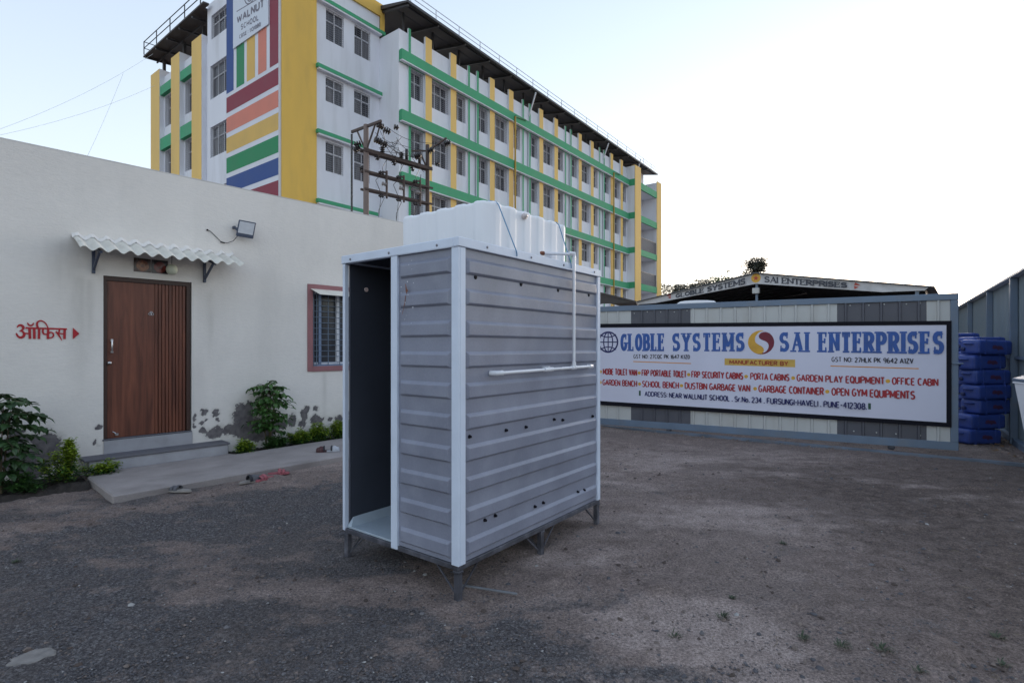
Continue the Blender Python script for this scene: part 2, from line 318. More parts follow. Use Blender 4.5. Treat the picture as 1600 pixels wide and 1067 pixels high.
def sand_mask(x, y):
    n = fbm(x, y * 1.5, 1.5, 6, 21, .6) - .5; n2 = fbm(x * .5 + y * .2, y * 2.2, 2.2, 5, 25, .6) - .5
    s = np.exp(-(((x - 1.0) / .62) ** 2 + ((y - 3.02) / .5) ** 2) ** 2)
    s = np.maximum(s, .62 * np.exp(-(((x - 2.1) / 1.5) ** 2 + ((y - 5.0) / .8) ** 2)))
    s = np.maximum(s, .75 * np.exp(-(((x - .6) / .7) ** 2 + ((y - 2.5) / .35) ** 2)))
    s = np.maximum(s, .55 * np.exp(-(((x + 2.4) / .8) ** 2 + ((y - 7.2) / .5) ** 2)))
    s = np.maximum(s, .5 * np.exp(-(((x + 1.5) / .7) ** 2 + ((y - 3.47) / .1) ** 2)))
    s = np.maximum(s, .5 * np.exp(-(((x - 3.0) / 2.6) ** 2 + ((y - 7.5) / 1.2) ** 2)))
    s = np.maximum(s, .34 * sstep(-.3, .5, x) * sstep(2.6, 1.2, x))
    return np.clip(sstep(.15, .95, s + 1.5 * n + .9 * n2), 0, 1)
def axis_grid(lo, hi, step, far):
    c = list(np.arange(lo, hi + 1e-6, step)); s = step; a = hi; up = []
    while a < far: s *= 1.28; a += s; up.append(a)
    s = step; a = lo; dn = []
    while a > -far: s *= 1.28; a -= s; dn.append(a)
    return np.array(dn[::-1] + c + up)
def make_ground():
    xs = axis_grid(-5.6, 7.6, .03, 700); ys = axis_grid(1.6, 9.4, .026, 700)
    X, Y = np.meshgrid(xs, ys); nx, ny = len(xs), len(ys)
    near = sstep(26, 10, np.hypot(X, Y))
    g = gravel_mask(X, Y); sd = sand_mask(X, Y)
    Z = gz_macro(X, Y) + near * ((fbm(X, Y, 5, 4, 31) - .5) * .022 + (fbm(X, Y, 26, 3, 41) - .5) * (.011 + .008 * g) * (1 - .6 * sd))
    lump = fbm(X, Y, 3.1, 4, 55); Z += near * .03 * sstep(.62, .8, lump) * (1 - sd) * (1 - g)
    V = np.stack([X, Y, Z], -1).reshape(-1, 3).astype(np.float32)
    i = np.arange(nx * ny).reshape(ny, nx); F = np.stack([i[:-1, :-1], i[:-1, 1:], i[1:, 1:], i[1:, :-1]], -1).reshape(-1, 4).astype(np.int32)
    me = bpy.data.meshes.new('ground'); me.vertices.add(len(V)); me.vertices.foreach_set('co', V.ravel())
    me.loops.add(F.size); me.loops.foreach_set('vertex_index', F.ravel()); me.polygons.add(len(F))
    me.polygons.foreach_set('loop_start', np.arange(0, F.size, 4, dtype=np.int32)); me.polygons.foreach_set('loop_total', np.full(len(F), 4, dtype=np.int32))
    me.update(calc_edges=True); me.polygons.foreach_set('use_smooth', np.ones(len(F), dtype=bool))
    at = me.color_attributes.new('soil', 'FLOAT_COLOR', 'POINT')
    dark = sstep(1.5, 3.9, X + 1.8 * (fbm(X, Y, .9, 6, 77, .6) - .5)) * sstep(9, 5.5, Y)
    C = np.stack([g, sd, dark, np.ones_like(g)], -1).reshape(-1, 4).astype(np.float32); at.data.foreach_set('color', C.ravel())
    m = bpy.data.materials.new('soil'); m.use_nodes = True; t = m.node_tree; N = t.nodes; L = t.links; bs = N['Principled BSDF']
    bs.inputs['Roughness'].default_value = .95; bs.inputs['Specular IOR Level'].default_value = .2
    tc = N.new('ShaderNodeTexCoord'); va = N.new('ShaderNodeVertexColor'); va.layer_name = 'soil'; sp = N.new('ShaderNodeSeparateColor'); L.new(va.outputs[0], sp.inputs[0])
    def noise(sc, det=6, rough=.6):
        n = N.new('ShaderNodeTexNoise'); n.inputs['Scale'].default_value = sc; n.inputs['Detail'].default_value = det; n.inputs['Roughness'].default_value = rough
        L.new(tc.outputs['Object'], n.inputs['Vector']); return n.outputs['Fac']
    def mix(f, a, b, mode='MIX'):
        x = N.new('ShaderNodeMix'); x.data_type = 'RGBA'; x.blend_type = mode
        for s_, k in ((f, 'Factor'), (a, 'A'), (b, 'B')):
            if isinstance(s_, tuple): x.inputs[k].default_value = (*s_, 1)
            elif isinstance(s_, float): x.inputs[k].default_value = s_
            else: L.new(s_, x.inputs[k])
        return x.outputs['Result']
    def rng_(s_, a, b, lo=0., hi=1.):
        r = N.new('ShaderNodeMapRange'); r.inputs['From Min'].default_value = a; r.inputs['From Max'].default_value = b; r.inputs['To Min'].default_value = lo; r.inputs['To Max'].default_value = hi; L.new(s_, r.inputs['Value']); return r.outputs[0]
    n_lo = noise(.9, 8); n_md = noise(7, 8, .65); n_hi = noise(60, 5, .7); n_vh = noise(170, 3, .6)
    vo = N.new('ShaderNodeTexVoronoi'); vo.inputs['Scale'].default_value = 75; L.new(tc.outputs['Object'], vo.inputs['Vector'])
    dirt = mix(rng_(n_md, .35, .68), (.185, .144, .13), (.335, .268, .246)); dirt = mix(rng_(n_lo, .4, .65), dirt, (.235, .19, .175))
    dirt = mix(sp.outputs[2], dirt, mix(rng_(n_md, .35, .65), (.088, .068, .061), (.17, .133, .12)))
    sand = mix(rng_(n_md, .35, .7), (.31, .25, .23), (.46, .38, .355))
    grav = mix(rng_(vo.outputs['Distance'], .1, .6), (.16, .148, .152), (.078, .073, .079)); vr = N.new('ShaderNodeSeparateColor'); L.new(vo.outputs['Color'], vr.inputs[0])
    grav = mix(rng_(vr.outputs[0], .55, 1.), grav, (.20, .195, .20)); grav = mix(rng_(n_lo, .42, .62, 0, .75), grav, (.14, .12, .115))
    c = mix(sp.outputs[1], dirt, sand)
    gm = N.new('ShaderNodeMath'); gm.operation = 'ADD'; L.new(sp.outputs[0], gm.inputs[0]); L.new(rng_(n_md, .3, .7, -.35, .35), gm.inputs[1])
    c = mix(rng_(gm.outputs[0], .3, .7), c, grav)
    c = mix(1.0, c, mix(rng_(n_hi, .3, .7), (.38, .38, .38), (1.58, 1.56, 1.54)), 'MULTIPLY')
    c = mix(1.0, c, mix(rng_(n_vh, .3, .7), (.62, .62, .62), (1.35, 1.35, 1.35)), 'MULTIPLY')
    L.new(c, bs.inputs['Base Color'])
    hm = N.new('ShaderNodeMath'); hm.operation = 'ADD'; L.new(n_hi, hm.inputs[0]); L.new(n_vh, hm.inputs[1])
    bp = N.new('ShaderNodeBump'); bp.inputs['Strength'].default_value = 1.0; bp.inputs['Distance'].default_value = .012; L.new(hm.outputs[0], bp.inputs['Height']); L.new(bp.outputs[0], bs.inputs['Normal'])
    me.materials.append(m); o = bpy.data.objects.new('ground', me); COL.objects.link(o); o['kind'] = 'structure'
    return o
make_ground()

def stones_mesh(name, P, S, mats, mi, kind_label, cat):
    """many small angular stones as one object"""
    n = len(P); base = np.array([(1, 0, -.2), (.3, .95, -.1), (-.8, .6, -.2), (-.85, -.5, -.1), (.2, -1, -.2), (.35, .3, .75), (-.4, -.15, .7)], float)
    fc = np.array([(0, 1, 5), (1, 2, 5), (2, 6, 5), (2, 3, 6), (3, 4, 6), (4, 0, 5), (4, 5, 6)])
    a = nrng.uniform(0, 2 * math.pi, n); ca, sa = np.cos(a), np.sin(a)
    V = base[None] * nrng.uniform(.65, 1.35, (n, 7, 1)) * np.stack([S * nrng.uniform(.8, 1.4, n), S, S * nrng.uniform(.5, .9, n)], -1)[:, None, :]
    x = V[..., 0] * ca[:, None] - V[..., 1] * sa[:, None]; y = V[..., 0] * sa[:, None] + V[..., 1] * ca[:, None]
    V = np.stack([x, y, V[..., 2]], -1) + P[:, None, :]
    F = (fc[None] + (np.arange(n) * 7)[:, None, None]).reshape(-1, 3).astype(np.int32); V = V.reshape(-1, 3).astype(np.float32)
    me = bpy.data.meshes.new(name); me.vertices.add(len(V)); me.vertices.foreach_set('co', V.ravel()); me.loops.add(F.size); me.loops.foreach_set('vertex_index', F.ravel())
    me.polygons.add(len(F)); me.polygons.foreach_set('loop_start', np.arange(0, F.size, 3, dtype=np.int32)); me.polygons.foreach_set('loop_total', np.full(len(F), 3, dtype=np.int32))
    me.polygons.foreach_set('material_index', np.repeat(mi, len(fc)).astype(np.int32)); me.update(calc_edges=True)
    for q in mats: me.materials.append(q)
    o = bpy.data.objects.new(name, me); COL.objects.link(o); return tag(o, kind_label, cat, kind='stuff')
M_st = [pm('stone_dark', (.08, .077, .086), .9, .3, 20), pm('stone_mid', (.14, .132, .136), .9, .3, 20), pm('stone_brown', (.17, .135, .118), .9, .3, 20), pm('stone_pale', (.33, .32, .31), .9, .2, 20), pm('stone_clod', (.075, .055, .047), .9, .3, 20)]
def scatter():
    n = 60000; D = 2.1 + (nrng.random(n) ** 1.5) * 6.2; r = nrng.uniform(-1.02, 1.02, n); x = r * D * .96; y = D
    g = gravel_mask(x, y); u, v = off_local(x, y); keep = (nrng.random(n) < .10 + .90 * np.clip(g * 1.3, 0, 1)) & (v < -1.75)
    x, y, g = x[keep], y[keep], g[keep]; m = len(x); S = .0028 + .0055 * nrng.random(m) ** 2.6; S *= 1 + .0 * y
    z = gz_macro(x, y) + .002; p = nrng.random(m); mi = np.where(p < .55, 0, np.where(p < .85, 1, np.where(p < .985, 2, 3)))
    stones_mesh('gravel', np.stack([x, y, z], -1), S, M_st, mi, 'fine dark grey gravel strewn over the left of the yard', 'gravel')
    n = 9000; D = 2.1 + (nrng.random(n) ** 1.2) * 6.5; x = nrng.uniform(-1.02, 1.05, n) * D * .96; y = D; u, v = off_local(x, y); k = v < -1.8; x, y = x[k], y[k]; n = len(x)
    S = .0035 + .016 * nrng.random(n) ** 7; z = gz_macro(x, y) + S * .15; p = nrng.random(n); mi = np.where(p < .25, 0, np.where(p < .35, 1, np.where(p < .7, 2, np.where(p < .98, 4, 3))))
    stones_mesh('loose_stones', np.stack([x, y, z], -1), S, M_st, mi, 'scattered small stones and clods lying on the bare earth', 'stones')
scatter()

# ------------------------------------------------------------------ office building (left)
def office_wall_mat():
    m = bpy.data.materials.new('office_plaster'); m.use_nodes = True; t = m.node_tree; N = t.nodes; L = t.links; bs = N['Principled BSDF']
    bs.inputs['Roughness'].default_value = .9; bs.inputs['Specular IOR Level'].default_value = .25
    tc = N.new('ShaderNodeTexCoord'); va = N.new('ShaderNodeVertexColor'); va.layer_name = 'peel'; sp = N.new('ShaderNodeSeparateColor'); L.new(va.outputs[0], sp.inputs[0])
    def noise(sc, det=6, st=(1, 1, 1), rough=.55):
        mp = N.new('ShaderNodeMapping'); mp.inputs['Scale'].default_value = st; L.new(tc.outputs['Object'], mp.inputs[0])
        n = N.new('ShaderNodeTexNoise'); n.inputs['Scale'].default_value = sc; n.inputs['Detail'].default_value = det; n.inputs['Roughness'].default_value = rough; L.new(mp.outputs[0], n.inputs['Vector']); return n.outputs['Fac']
    def mr(s_, a, b, lo=0., hi=1.):
        r = N.new('ShaderNodeMapRange'); r.inputs[1].default_value = a; r.inputs[2].default_value = b; r.inputs[3].default_value = lo; r.inputs[4].default_value = hi; L.new(s_, r.inputs[0]); return r.outputs[0]
    def mix(f, a, b, mode='MIX'):
        x = N.new('ShaderNodeMix'); x.data_type = 'RGBA'; x.blend_type = mode
        for s_, k in ((f, 'Factor'), (a, 'A'), (b, 'B')):
            if isinstance(s_, tuple): x.inputs[k].default_value = (*s_, 1)
            elif isinstance(s_, float): x.inputs[k].default_value = s_
            else: L.new(s_, x.inputs[k])
        return x.outputs['Result']
    white = mix(mr(noise(.7), .35, .65), (.73, .695, .66), (.80, .765, .73))
    white = mix(mr(noise(1.6, 8, (1, 1, .16)), .52, .75, 0, .35), white, (.52, .50, .48))
    white = mix(mr(noise(26, 4, (.35, .35, 1.6)), .35, .7, 0, .16), white, (.53, .52, .51))
    white = mix(sp.outputs[1], white, (.40, .38, .35))
    cem = mix(mr(noise(14, 6), .35, .7), (.115, .106, .114), (.21, .195, .20))
    ad = N.new('ShaderNodeMath'); ad.operation = 'ADD'; L.new(sp.outputs[0], ad.inputs[0]); L.new(mr(noise(24, 5, rough=.65), .3, .7, -.16, .16), ad.inputs[1])
    pk = mr(ad.outputs[0], .46, .54)
    L.new(mix(pk, white, cem), bs.inputs['Base Color'])
    hb = N.new('ShaderNodeMath'); hb.operation = 'MULTIPLY_ADD'; L.new(pk, hb.inputs[0]); hb.inputs[1].default_value = -1.2
    hs = N.new('ShaderNodeMath'); hs.operation = 'ADD'; L.new(noise(40, 6, (.5, .5, 1.4), .65), hs.inputs[0]); L.new(noise(6, 3), hs.inputs[1]); L.new(hs.outputs[0], hb.inputs[2])
    bp = N.new('ShaderNodeBump'); bp.inputs['Strength'].default_value = .55; bp.inputs['Distance'].default_value = .008; L.new(hb.outputs[0], bp.inputs['Height']); L.new(bp.outputs[0], bs.inputs['Normal'])
    return m
M_office = office_wall_mat()
def wood_mat():
    m = bpy.data.materials.new('red_brown_wood'); m.use_nodes = True; t = m.node_tree; N = t.nodes; L = t.links; bs = N['Principled BSDF']
    tc = N.new('ShaderNodeTexCoord'); mp = N.new('ShaderNodeMapping'); mp.inputs['Scale'].default_value = (1, 1, .07); L.new(tc.outputs['Object'], mp.inputs[0])
    n = N.new('ShaderNodeTexNoise'); n.inputs['Scale'].default_value = 16; n.inputs['Detail'].default_value = 7; n.inputs['Distortion'].default_value = .8; L.new(mp.outputs[0], n.inputs['Vector'])
    n2 = N.new('ShaderNodeTexNoise'); n2.inputs['Scale'].default_value = 120; n2.inputs['Detail'].default_value = 3; L.new(mp.outputs[0], n2.inputs['Vector'])
    cr = N.new('ShaderNodeValToRGB'); e = cr.color_ramp.elements; e[0].position = .28; e[0].color = (.095, .028, .017, 1); e[1].position = .72; e[1].color = (.24, .078, .043, 1)
    L.new(n.outputs['Fac'], cr.inputs[0])
    mx = N.new('ShaderNodeMix'); mx.data_type = 'RGBA'; mx.blend_type = 'MULTIPLY'; mx.inputs['Factor'].default_value = .35; L.new(cr.outputs[0], mx.inputs['A']); L.new(n2.outputs['Fac'], mx.inputs['B'])
    L.new(mx.outputs['Result'], bs.inputs['Base Color']); bs.inputs['Roughness'].default_value = .45
    bp = N.new('ShaderNodeBump'); bp.inputs['Strength'].default_value = .15; bp.inputs['Distance'].default_value = .004; L.new(n2.outputs['Fac'], bp.inputs['Height']); L.new(bp.outputs[0], bs.inputs['Normal'])
    return m
M_wood = wood_mat()
M_pink = pm('dusty_pink_paint', (.30, .135, .145), .8, .1, 5, .2, 60); M_gribl = pm('grey_white_render', (.36, .36, .39), .85, .1, 4, .3, 60, dirt=.35, dcol=(.22, .21, .21), dscale=5)
M_awn = pm('awning_sheet', (.66, .64, .58), .6, .06, 3, dirt=.35, dcol=(.36, .33, .28), dscale=5)
M_chrome = pm('brushed_steel', (.55, .55, .57), .3, .05, 10, metal=1); M_dkblue = pm('dark_blue_metal', (.05, .065, .11), .45, .1, 6)
M_lens = pm('lamp_lens', (.55, .57, .62), .15, .05, 20); M_gourd = pm('pale_gourd', (.52, .55, .44), .45, .12, 14, stretch=.2)
M_curt = pm('dark_window', (.05, .052, .06), .2, .25, 4); M_wblue = pm('window_blue', (.16, .22, .34), .4, .08, 5)

office = thing('office_building', 'long flat-roofed cream plaster office with a brown wooden door at left', 'building', (OX, OY, 0), OROT)
PEEL = [(1.15,.68,.04,.04),(1.30,.65,.05,.05),(1.10,.53,.03,.03),(1.12,.43,.05,.05),(1.29,.37,.11,.08),(1.48,.40,.10,.07),(1.67,.61,.14,.18),(1.73,.41,.20,.18),(1.92,.32,.20,.15),(2.24,.40,.09,.08),(2.41,.42,.06,.11),(2.59,.52,.05,.10),(2.64,.62,.05,.06),(2.56,.37,.07,.07),(2.80,.59,.05,.05),(2.81,.42,.14,.07),(3.06,.39,.05,.04),(3.21,.39,.07,.05),(3.27,.29,.06,.04),(1.32,.55,.02,.03),(1.16,.58,.02,.02),
 (-.54,.44,.14,.15),(-.63,.31,.16,.15),(-.68,.18,.15,.11),(-.48,.32,.08,.07),(-.06,.61,.04,.025),(-.08,.44,.022,.04),(-.53,.63,.012,.012),(-.83,.37,.14,.16),(-.78,.57,.09,.08),(-1.1,.3,.2,.2),(3.7,.4,.3,.15),(4.4,.35,.3,.2),(1.02,.62,.02,.05),(1.01,.5,.015,.04)]
def office_wall():
    DX0, DX1, DZ0, DZ1 = 0.0, .985, .43, 2.487; WX0, WX1, WZ0, WZ1 = 2.74, 3.72, 1.285, 2.53
    def ax(lo, hi, st, must):
        c = np.arange(lo, hi + 1e-6, st)
        for q in must: c[np.argmin(abs(c - q))] = q
        return c
    xs = ax(-2.2, 7.2, .0167, [DX0, DX1, WX0, WX1, -2.2, 7.2]); zs = ax(-.1, 3.91, .0167, [DZ0, DZ1, WZ0, WZ1, -.1, 3.91])
    X, Z = np.meshgrid(xs, zs); nx, nz = len(xs), len(zs)
    wob = .0035 * (fbm(X, Z, 1.6, 3, 90) - .5) * sstep(0, .12, np.minimum(abs(X - DX0), abs(X - DX1)))
    V = np.stack([X, wob, Z], -1).reshape(-1, 3)
    i = np.arange(nx * nz).reshape(nz, nx); F = np.stack([i[:-1, :-1], i[:-1, 1:], i[1:, 1:], i[1:, :-1]], -1)
    cx = (X[:-1, :-1] + X[1:, 1:]) / 2; cz = (Z[:-1, :-1] + Z[1:, 1:]) / 2
    hole = ((cx > DX0) & (cx < DX1) & (cz > DZ0) & (cz < DZ1)) | ((cx > WX0) & (cx < WX1) & (cz > WZ0) & (cz < WZ1))
    F = F[~hole].reshape(-1, 4)
    P = np.zeros_like(X); wx = X + .13 * (fbm(X, Z, 9, 5, 61, .7) - .5); wz = Z + .13 * (fbm(X, Z, 9, 5, 67, .7) - .5)
    for (a, b, c, d) in PEEL: P = np.maximum(P, np.exp(-.7 * (((wx - a) / c) ** 2 + ((wz - b) / d) ** 2)))
    P = np.clip(P + .3 * (fbm(X, Z, 16, 3, 71, .7) - .5), 0, 1)
    st = np.zeros_like(X)
    for (a, zt, wd_, am, ln) in ((-.24, 2.5, .10, .35, 1.3), (-.14, 2.45, .05, .4, .8), (1.22, 2.4, .05, .3, .8), (2.95, 1.2, .04, .3, .8), (.4, 3.0, .9, .12, .3), (3.4, 1.2, .05, .25, .9), (-.35, 2.9, .2, .35, .5)):
        st = np.maximum(st, am * np.exp(-((X - a) / wd_) ** 2) * sstep(zt + .05, zt - .1, Z) * sstep(zt - ln - .5, zt - ln * .3, Z) * (.5 + fbm(X * 3, Z * .4, 8, 3, 5)))
    st = np.maximum(st, .35 * sstep(.55, .1, Z) * fbm(X, Z, 3, 4, 8))
    st = np.maximum(st, .45 * sstep(.12, .45, P) * (.4 + fbm(X, Z, 5, 4, 44)))
    me = bpy.data.meshes.new('wall'); me.from_pydata(V.tolist(), [], F.tolist())
    at = me.color_attributes.new('peel', 'FLOAT_COLOR', 'POINT'); at.data.foreach_set('color', np.stack([P, st, st * 0, st * 0 + 1], -1).reshape(-1, 4).astype(np.float32).ravel())
    me.polygons.foreach_set('use_smooth', np.ones(len(F), dtype=bool)); me.materials.append(M_office)
    o = bpy.data.objects.new('wall', me); COL.objects.link(o); o.parent = office
    r = MB()                                            # reveals, end wall, back, left run
    for (x0, x1, z0, z1, d) in ((DX0, DX1, DZ0, DZ1, .12), (WX0, WX1, WZ0, WZ1, .22)):
        r.add([(x0, 0, z0), (x0, d, z0), (x0, d, z1), (x0, 0, z1)], [(0, 1, 2, 3)]); r.add([(x1, 0, z0), (x1, d, z0), (x1, d, z1), (x1, 0, z1)], [(3, 2, 1, 0)])
        r.add([(x0, 0, z1), (x1, 0, z1), (x1, d, z1), (x0, d, z1)], [(0, 1, 2, 3)]); r.add([(x0, 0, z0), (x1, 0, z0), (x1, d, z0), (x0, d, z0)], [(3, 2, 1, 0)])
    r.add([(7.2, 0, -.1), (7.2, 5, -.1), (7.2, 5, 3.91), (7.2, 0, 3.91)], [(0, 1, 2, 3)])
    r.add([(-9, 5, -.1), (7.2, 5, -.1), (7.2, 5, 3.91), (-9, 5, 3.91)], [(3, 2, 1, 0)]); r.add([(-9, 0, -.1), (-9, 5, -.1), (-9, 5, 3.91), (-9, 0, 3.91)], [(3, 2, 1, 0)])
    r.add([(-9, 0, -.1), (-2.2, 0, -.1), (-2.2, 0, 3.91), (-9, 0, 3.91)], [(0, 1, 2, 3)])
    r.build('end_wall', pm('office_plain', (.75, .72, .69), .9, .06, 1, .3, 50), office)
    rf = MB(); rf.box(-9, 7.2, .003, 5, 3.905, 3.93); rf.build('roof', pm('roof_cap', (.60, .58, .56), .9, .1, 2, .2, 40), office)
office_wall()
# door and its frame
b = MB(); b.box(.0, .042, .012, .075, .455, 2.43); b.box(.925, .968, .012, .075, .455, 2.43); b.box(0, .968, .012, .075, 2.43, 2.487)
b.build('door_frame', pm('dark_wood_frame', (.045, .02, .015), .5, .2, 12, stretch=.1), office, bevel=.004)
b = MB(); b.box(.044, .555, .03, .07, .455, 2.428)
x = .557
for k in range(9):
    b.box(x, x + .033, .026, .07, .455, 2.428); b.box(x + .033, x + .0405, .045, .07, .455, 2.428); x += .0405
dr = b.build('door', M_wood, office, bevel=.003)
b = MB(); b.tube([(.085, -.02, 1.535), (.085, -.02, 1.69)], .009, 10); b.box(.073, .097, -.025, .03, 1.665, 1.70); b.box(.073, .097, -.025, .03, 1.525, 1.55); b.build('handle', M_chrome, dr, bevel=.003)
b = MB(); b.lathe([(0, 0), (.02, 0), (.02, .012), (.013, .02), (.013, .035), (.022, .045), (.02, .06), (0, .064)], (.06, .03, 1.40), (0, -1, 0), 16); b.build('lock_knob', M_chrome, dr)
b = MB(); b.tube([(.10, .02, .535), (.118, -.01, .52), (.135, -.012, .50)], .007, 8); b.box(.118, .15, -.02, .03, .49, .515); b.build('latch', M_chrome, dr)
b = MB()
for (a0, r_, cx, cz) in ((0, .016, .50, 2.03), (40, .016, .525, 2.03), (0, .012, .512, 2.052)):
    b.tube([(cx + r_ * math.cos(t), .024, cz + r_ * math.sin(t)) for t in np.linspace(0, 6.28, 14)], .004, 6)
b.build('emblem', M_chrome, dr)
b = MB(); b.box(-.01, .985, -.012, .09, .432, .452); b.build('threshold', M_cdark, office, bevel=.004)
b = MB(); b.box(.003, .99, -.014, -.002, .26, .43); b.build('sill_riser', M_gribl, office, bevel=.003)
st_ = MB(); st_.box(-.195, 1.35, -.30, -.006, .08, .245); stp = st_.build('step', M_gribl, office, bevel=.006)
st_ = MB(); st_.box(-.24, 1.37, -.315, -.004, .2455, .272); st_.build('coping', M_cdark, stp, bevel=.005)
b = MB(); b.prism([(-.245, -1.70), (3.0, -1.62), (6.5, -1.55), (6.5, -.30), (3.1, -.34), (1.40, -.42), (1.36, -.315), (-.2, -.32), (-.25, -.55)], -.08, .12)
slab = b.build('concrete_path', M_conc, None, bevel=.012, loc=(OX, OY, 0), rotz=OROT); slab['kind'] = 'structure'
# planting bed soil, its colour darkened to stand for shade under the shrubs
def bed():
    b = MB(); r2 = random.Random(3)
    for (x0, x1, y0, y1) in ((1.36, 5.0, -.43, -.004), (-2.2, -.26, -.86, -.004)):
        nx = int((x1 - x0) / .05); ny = 8
        vs = [(x0 + (x1 - x0) * i / nx, y0 + (y1 - y0) * j / ny, .085 + r2.uniform(-.02, .02) - (.06 if j == 0 else 0)) for j in range(ny + 1) for i in range(nx + 1)]
        b.add(vs, [(j * (nx + 1) + i, j * (nx + 1) + i + 1, (j + 1) * (nx + 1) + i + 1, (j + 1) * (nx + 1) + i) for j in range(ny) for i in range(nx)])
    o = b.build('bed_soil', pm('bed_soil_shaded', (.03, .024, .021), .95, .3, 12, .8, 60), None, loc=(OX, OY, 0), rotz=OROT); o['kind'] = 'structure'
bed()
# awning over the door
def awning():
    n = 150; x0, x1 = -.30, 1.50; vs = []; rows = [(-.012, 2.92), (-.16, 2.87), (-.31, 2.81), (-.46, 2.74)]
    for (y, z) in rows:
        for i in range(n + 1):
            x = x0 + (x1 - x0) * i / n; vs.append((x, y, z + .023 * math.sin(2 * math.pi * (x - x0) / .148)))
    m = len(vs); vs += [(x, y, z - .006) for x, y, z in vs]
    W = n + 1; fs = []
    for r in range(3):
        for i in range(n): a = r * W + i; fs += [(a, a + 1, a + W + 1, a + W), (m + a, m + a + W, m + a + W + 1, m + a + 1)]
    for i in range(n): a = 3 * W + i; fs.append((a, a + 1, m + a + 1, m + a))
    b = MB(); b.add(vs, fs, 0, True); aw = b.build('door_awning', M_awn, office)
    for xx in (-.10, 1.14):
        b = MB(); b.box(xx - .016, xx + .016, -.032, -.001, 2.50, 2.83); b.beam((xx, -.03, 2.55), (xx, -.36, 2.735), .024); b.beam((xx, -.01, 2.835), (xx, -.43, 2.712), .024); b.build('bracket', M_dkblue, aw)
    # mortar fillet where the sheet meets the wall
    b = MB(); r2 = random.Random(2); N_ = 60
    vs = []
    for i in range(N_ + 1):
        x = x0 - .01 + (x1 - x0 + .02) * i / N_; z = 2.905 + .026 * math.sin(2 * math.pi * (x - x0) / .148)
        vs += [(x, .0, z + .055 + r2.uniform(-.012, .012)), (x, -.02, z + .035), (x, -.055 - r2.uniform(0, .02), z + .004)]
    b.add(vs, [(3 * i + k, 3 * i + k + 1, 3 * i + k + 4, 3 * i + k + 3) for i in range(N_) for k in range(2)], 0, True); b.build('mortar_fillet', pm('office_plain', (.75, .72, .69)), aw)
awning()
# tiles with pictures over the door (generic painted tiles), gourd charm
for k, (x0, cols) in enumerate(((.315, ((.035, .012, .01), (.15, .045, .02), (.24, .10, .045))), (.51, ((.022, .014, .022), (.12, .014, .016), (.17, .03, .026))))):
    b = MB(); b.box(x0, x0 + .185, -.010, -.001, 2.57, 2.745, 0); P = lambda x, z, l: (x, -.0104 - l * .0004, z)
    cx = x0 + .095
    for q, (dx, dz, rx, rz, mi) in enumerate(((0, 2.65, .07, .075, 1), (0, 2.625, .055, .035, 2), (0, 2.668, .026, .03, 2), (-.05, 2.64, .018, .03, 2), (.05, 2.64, .018, .03, 2), (0, 2.645, .02, .022, 1))):
        b.add([P(cx + dx + rx * math.cos(t), dz + rz * math.sin(t), q + 1) for t in np.linspace(0, 6.28, 15)[:-1]], [tuple(range(14))], mi)
    o = b.build('picture_tile', [pm('tile%d%d' % (k, j), c, .2, .35, 30) for j, c in enumerate(cols)], None, loc=(OX, OY, 0), rotz=OROT)
    tag(o, ('glazed tile with an orange painted figure above the wooden door' , 'glazed tile with a dark red painted figure beside the hanging gourd')[k], 'tile', 'picture tiles above the door')
g = thing('hanging_gourd', 'pale round gourd hanging under the door awning', 'gourd', (*off_world(.71, -.12), 2.555), OROT)
b = MB(); b.lathe([(0, 0), (.03, .004), (.057, .025), (.068, .062), (.062, .10), (.04, .128), (.012, .137), (0, .138)], n=20); b.build('gourd_body', M_gourd, g)
b = MB(); b.tube([(0, 0, .136), (.002, 0, .26)], .003, 6); b.build('string', M_black, g)
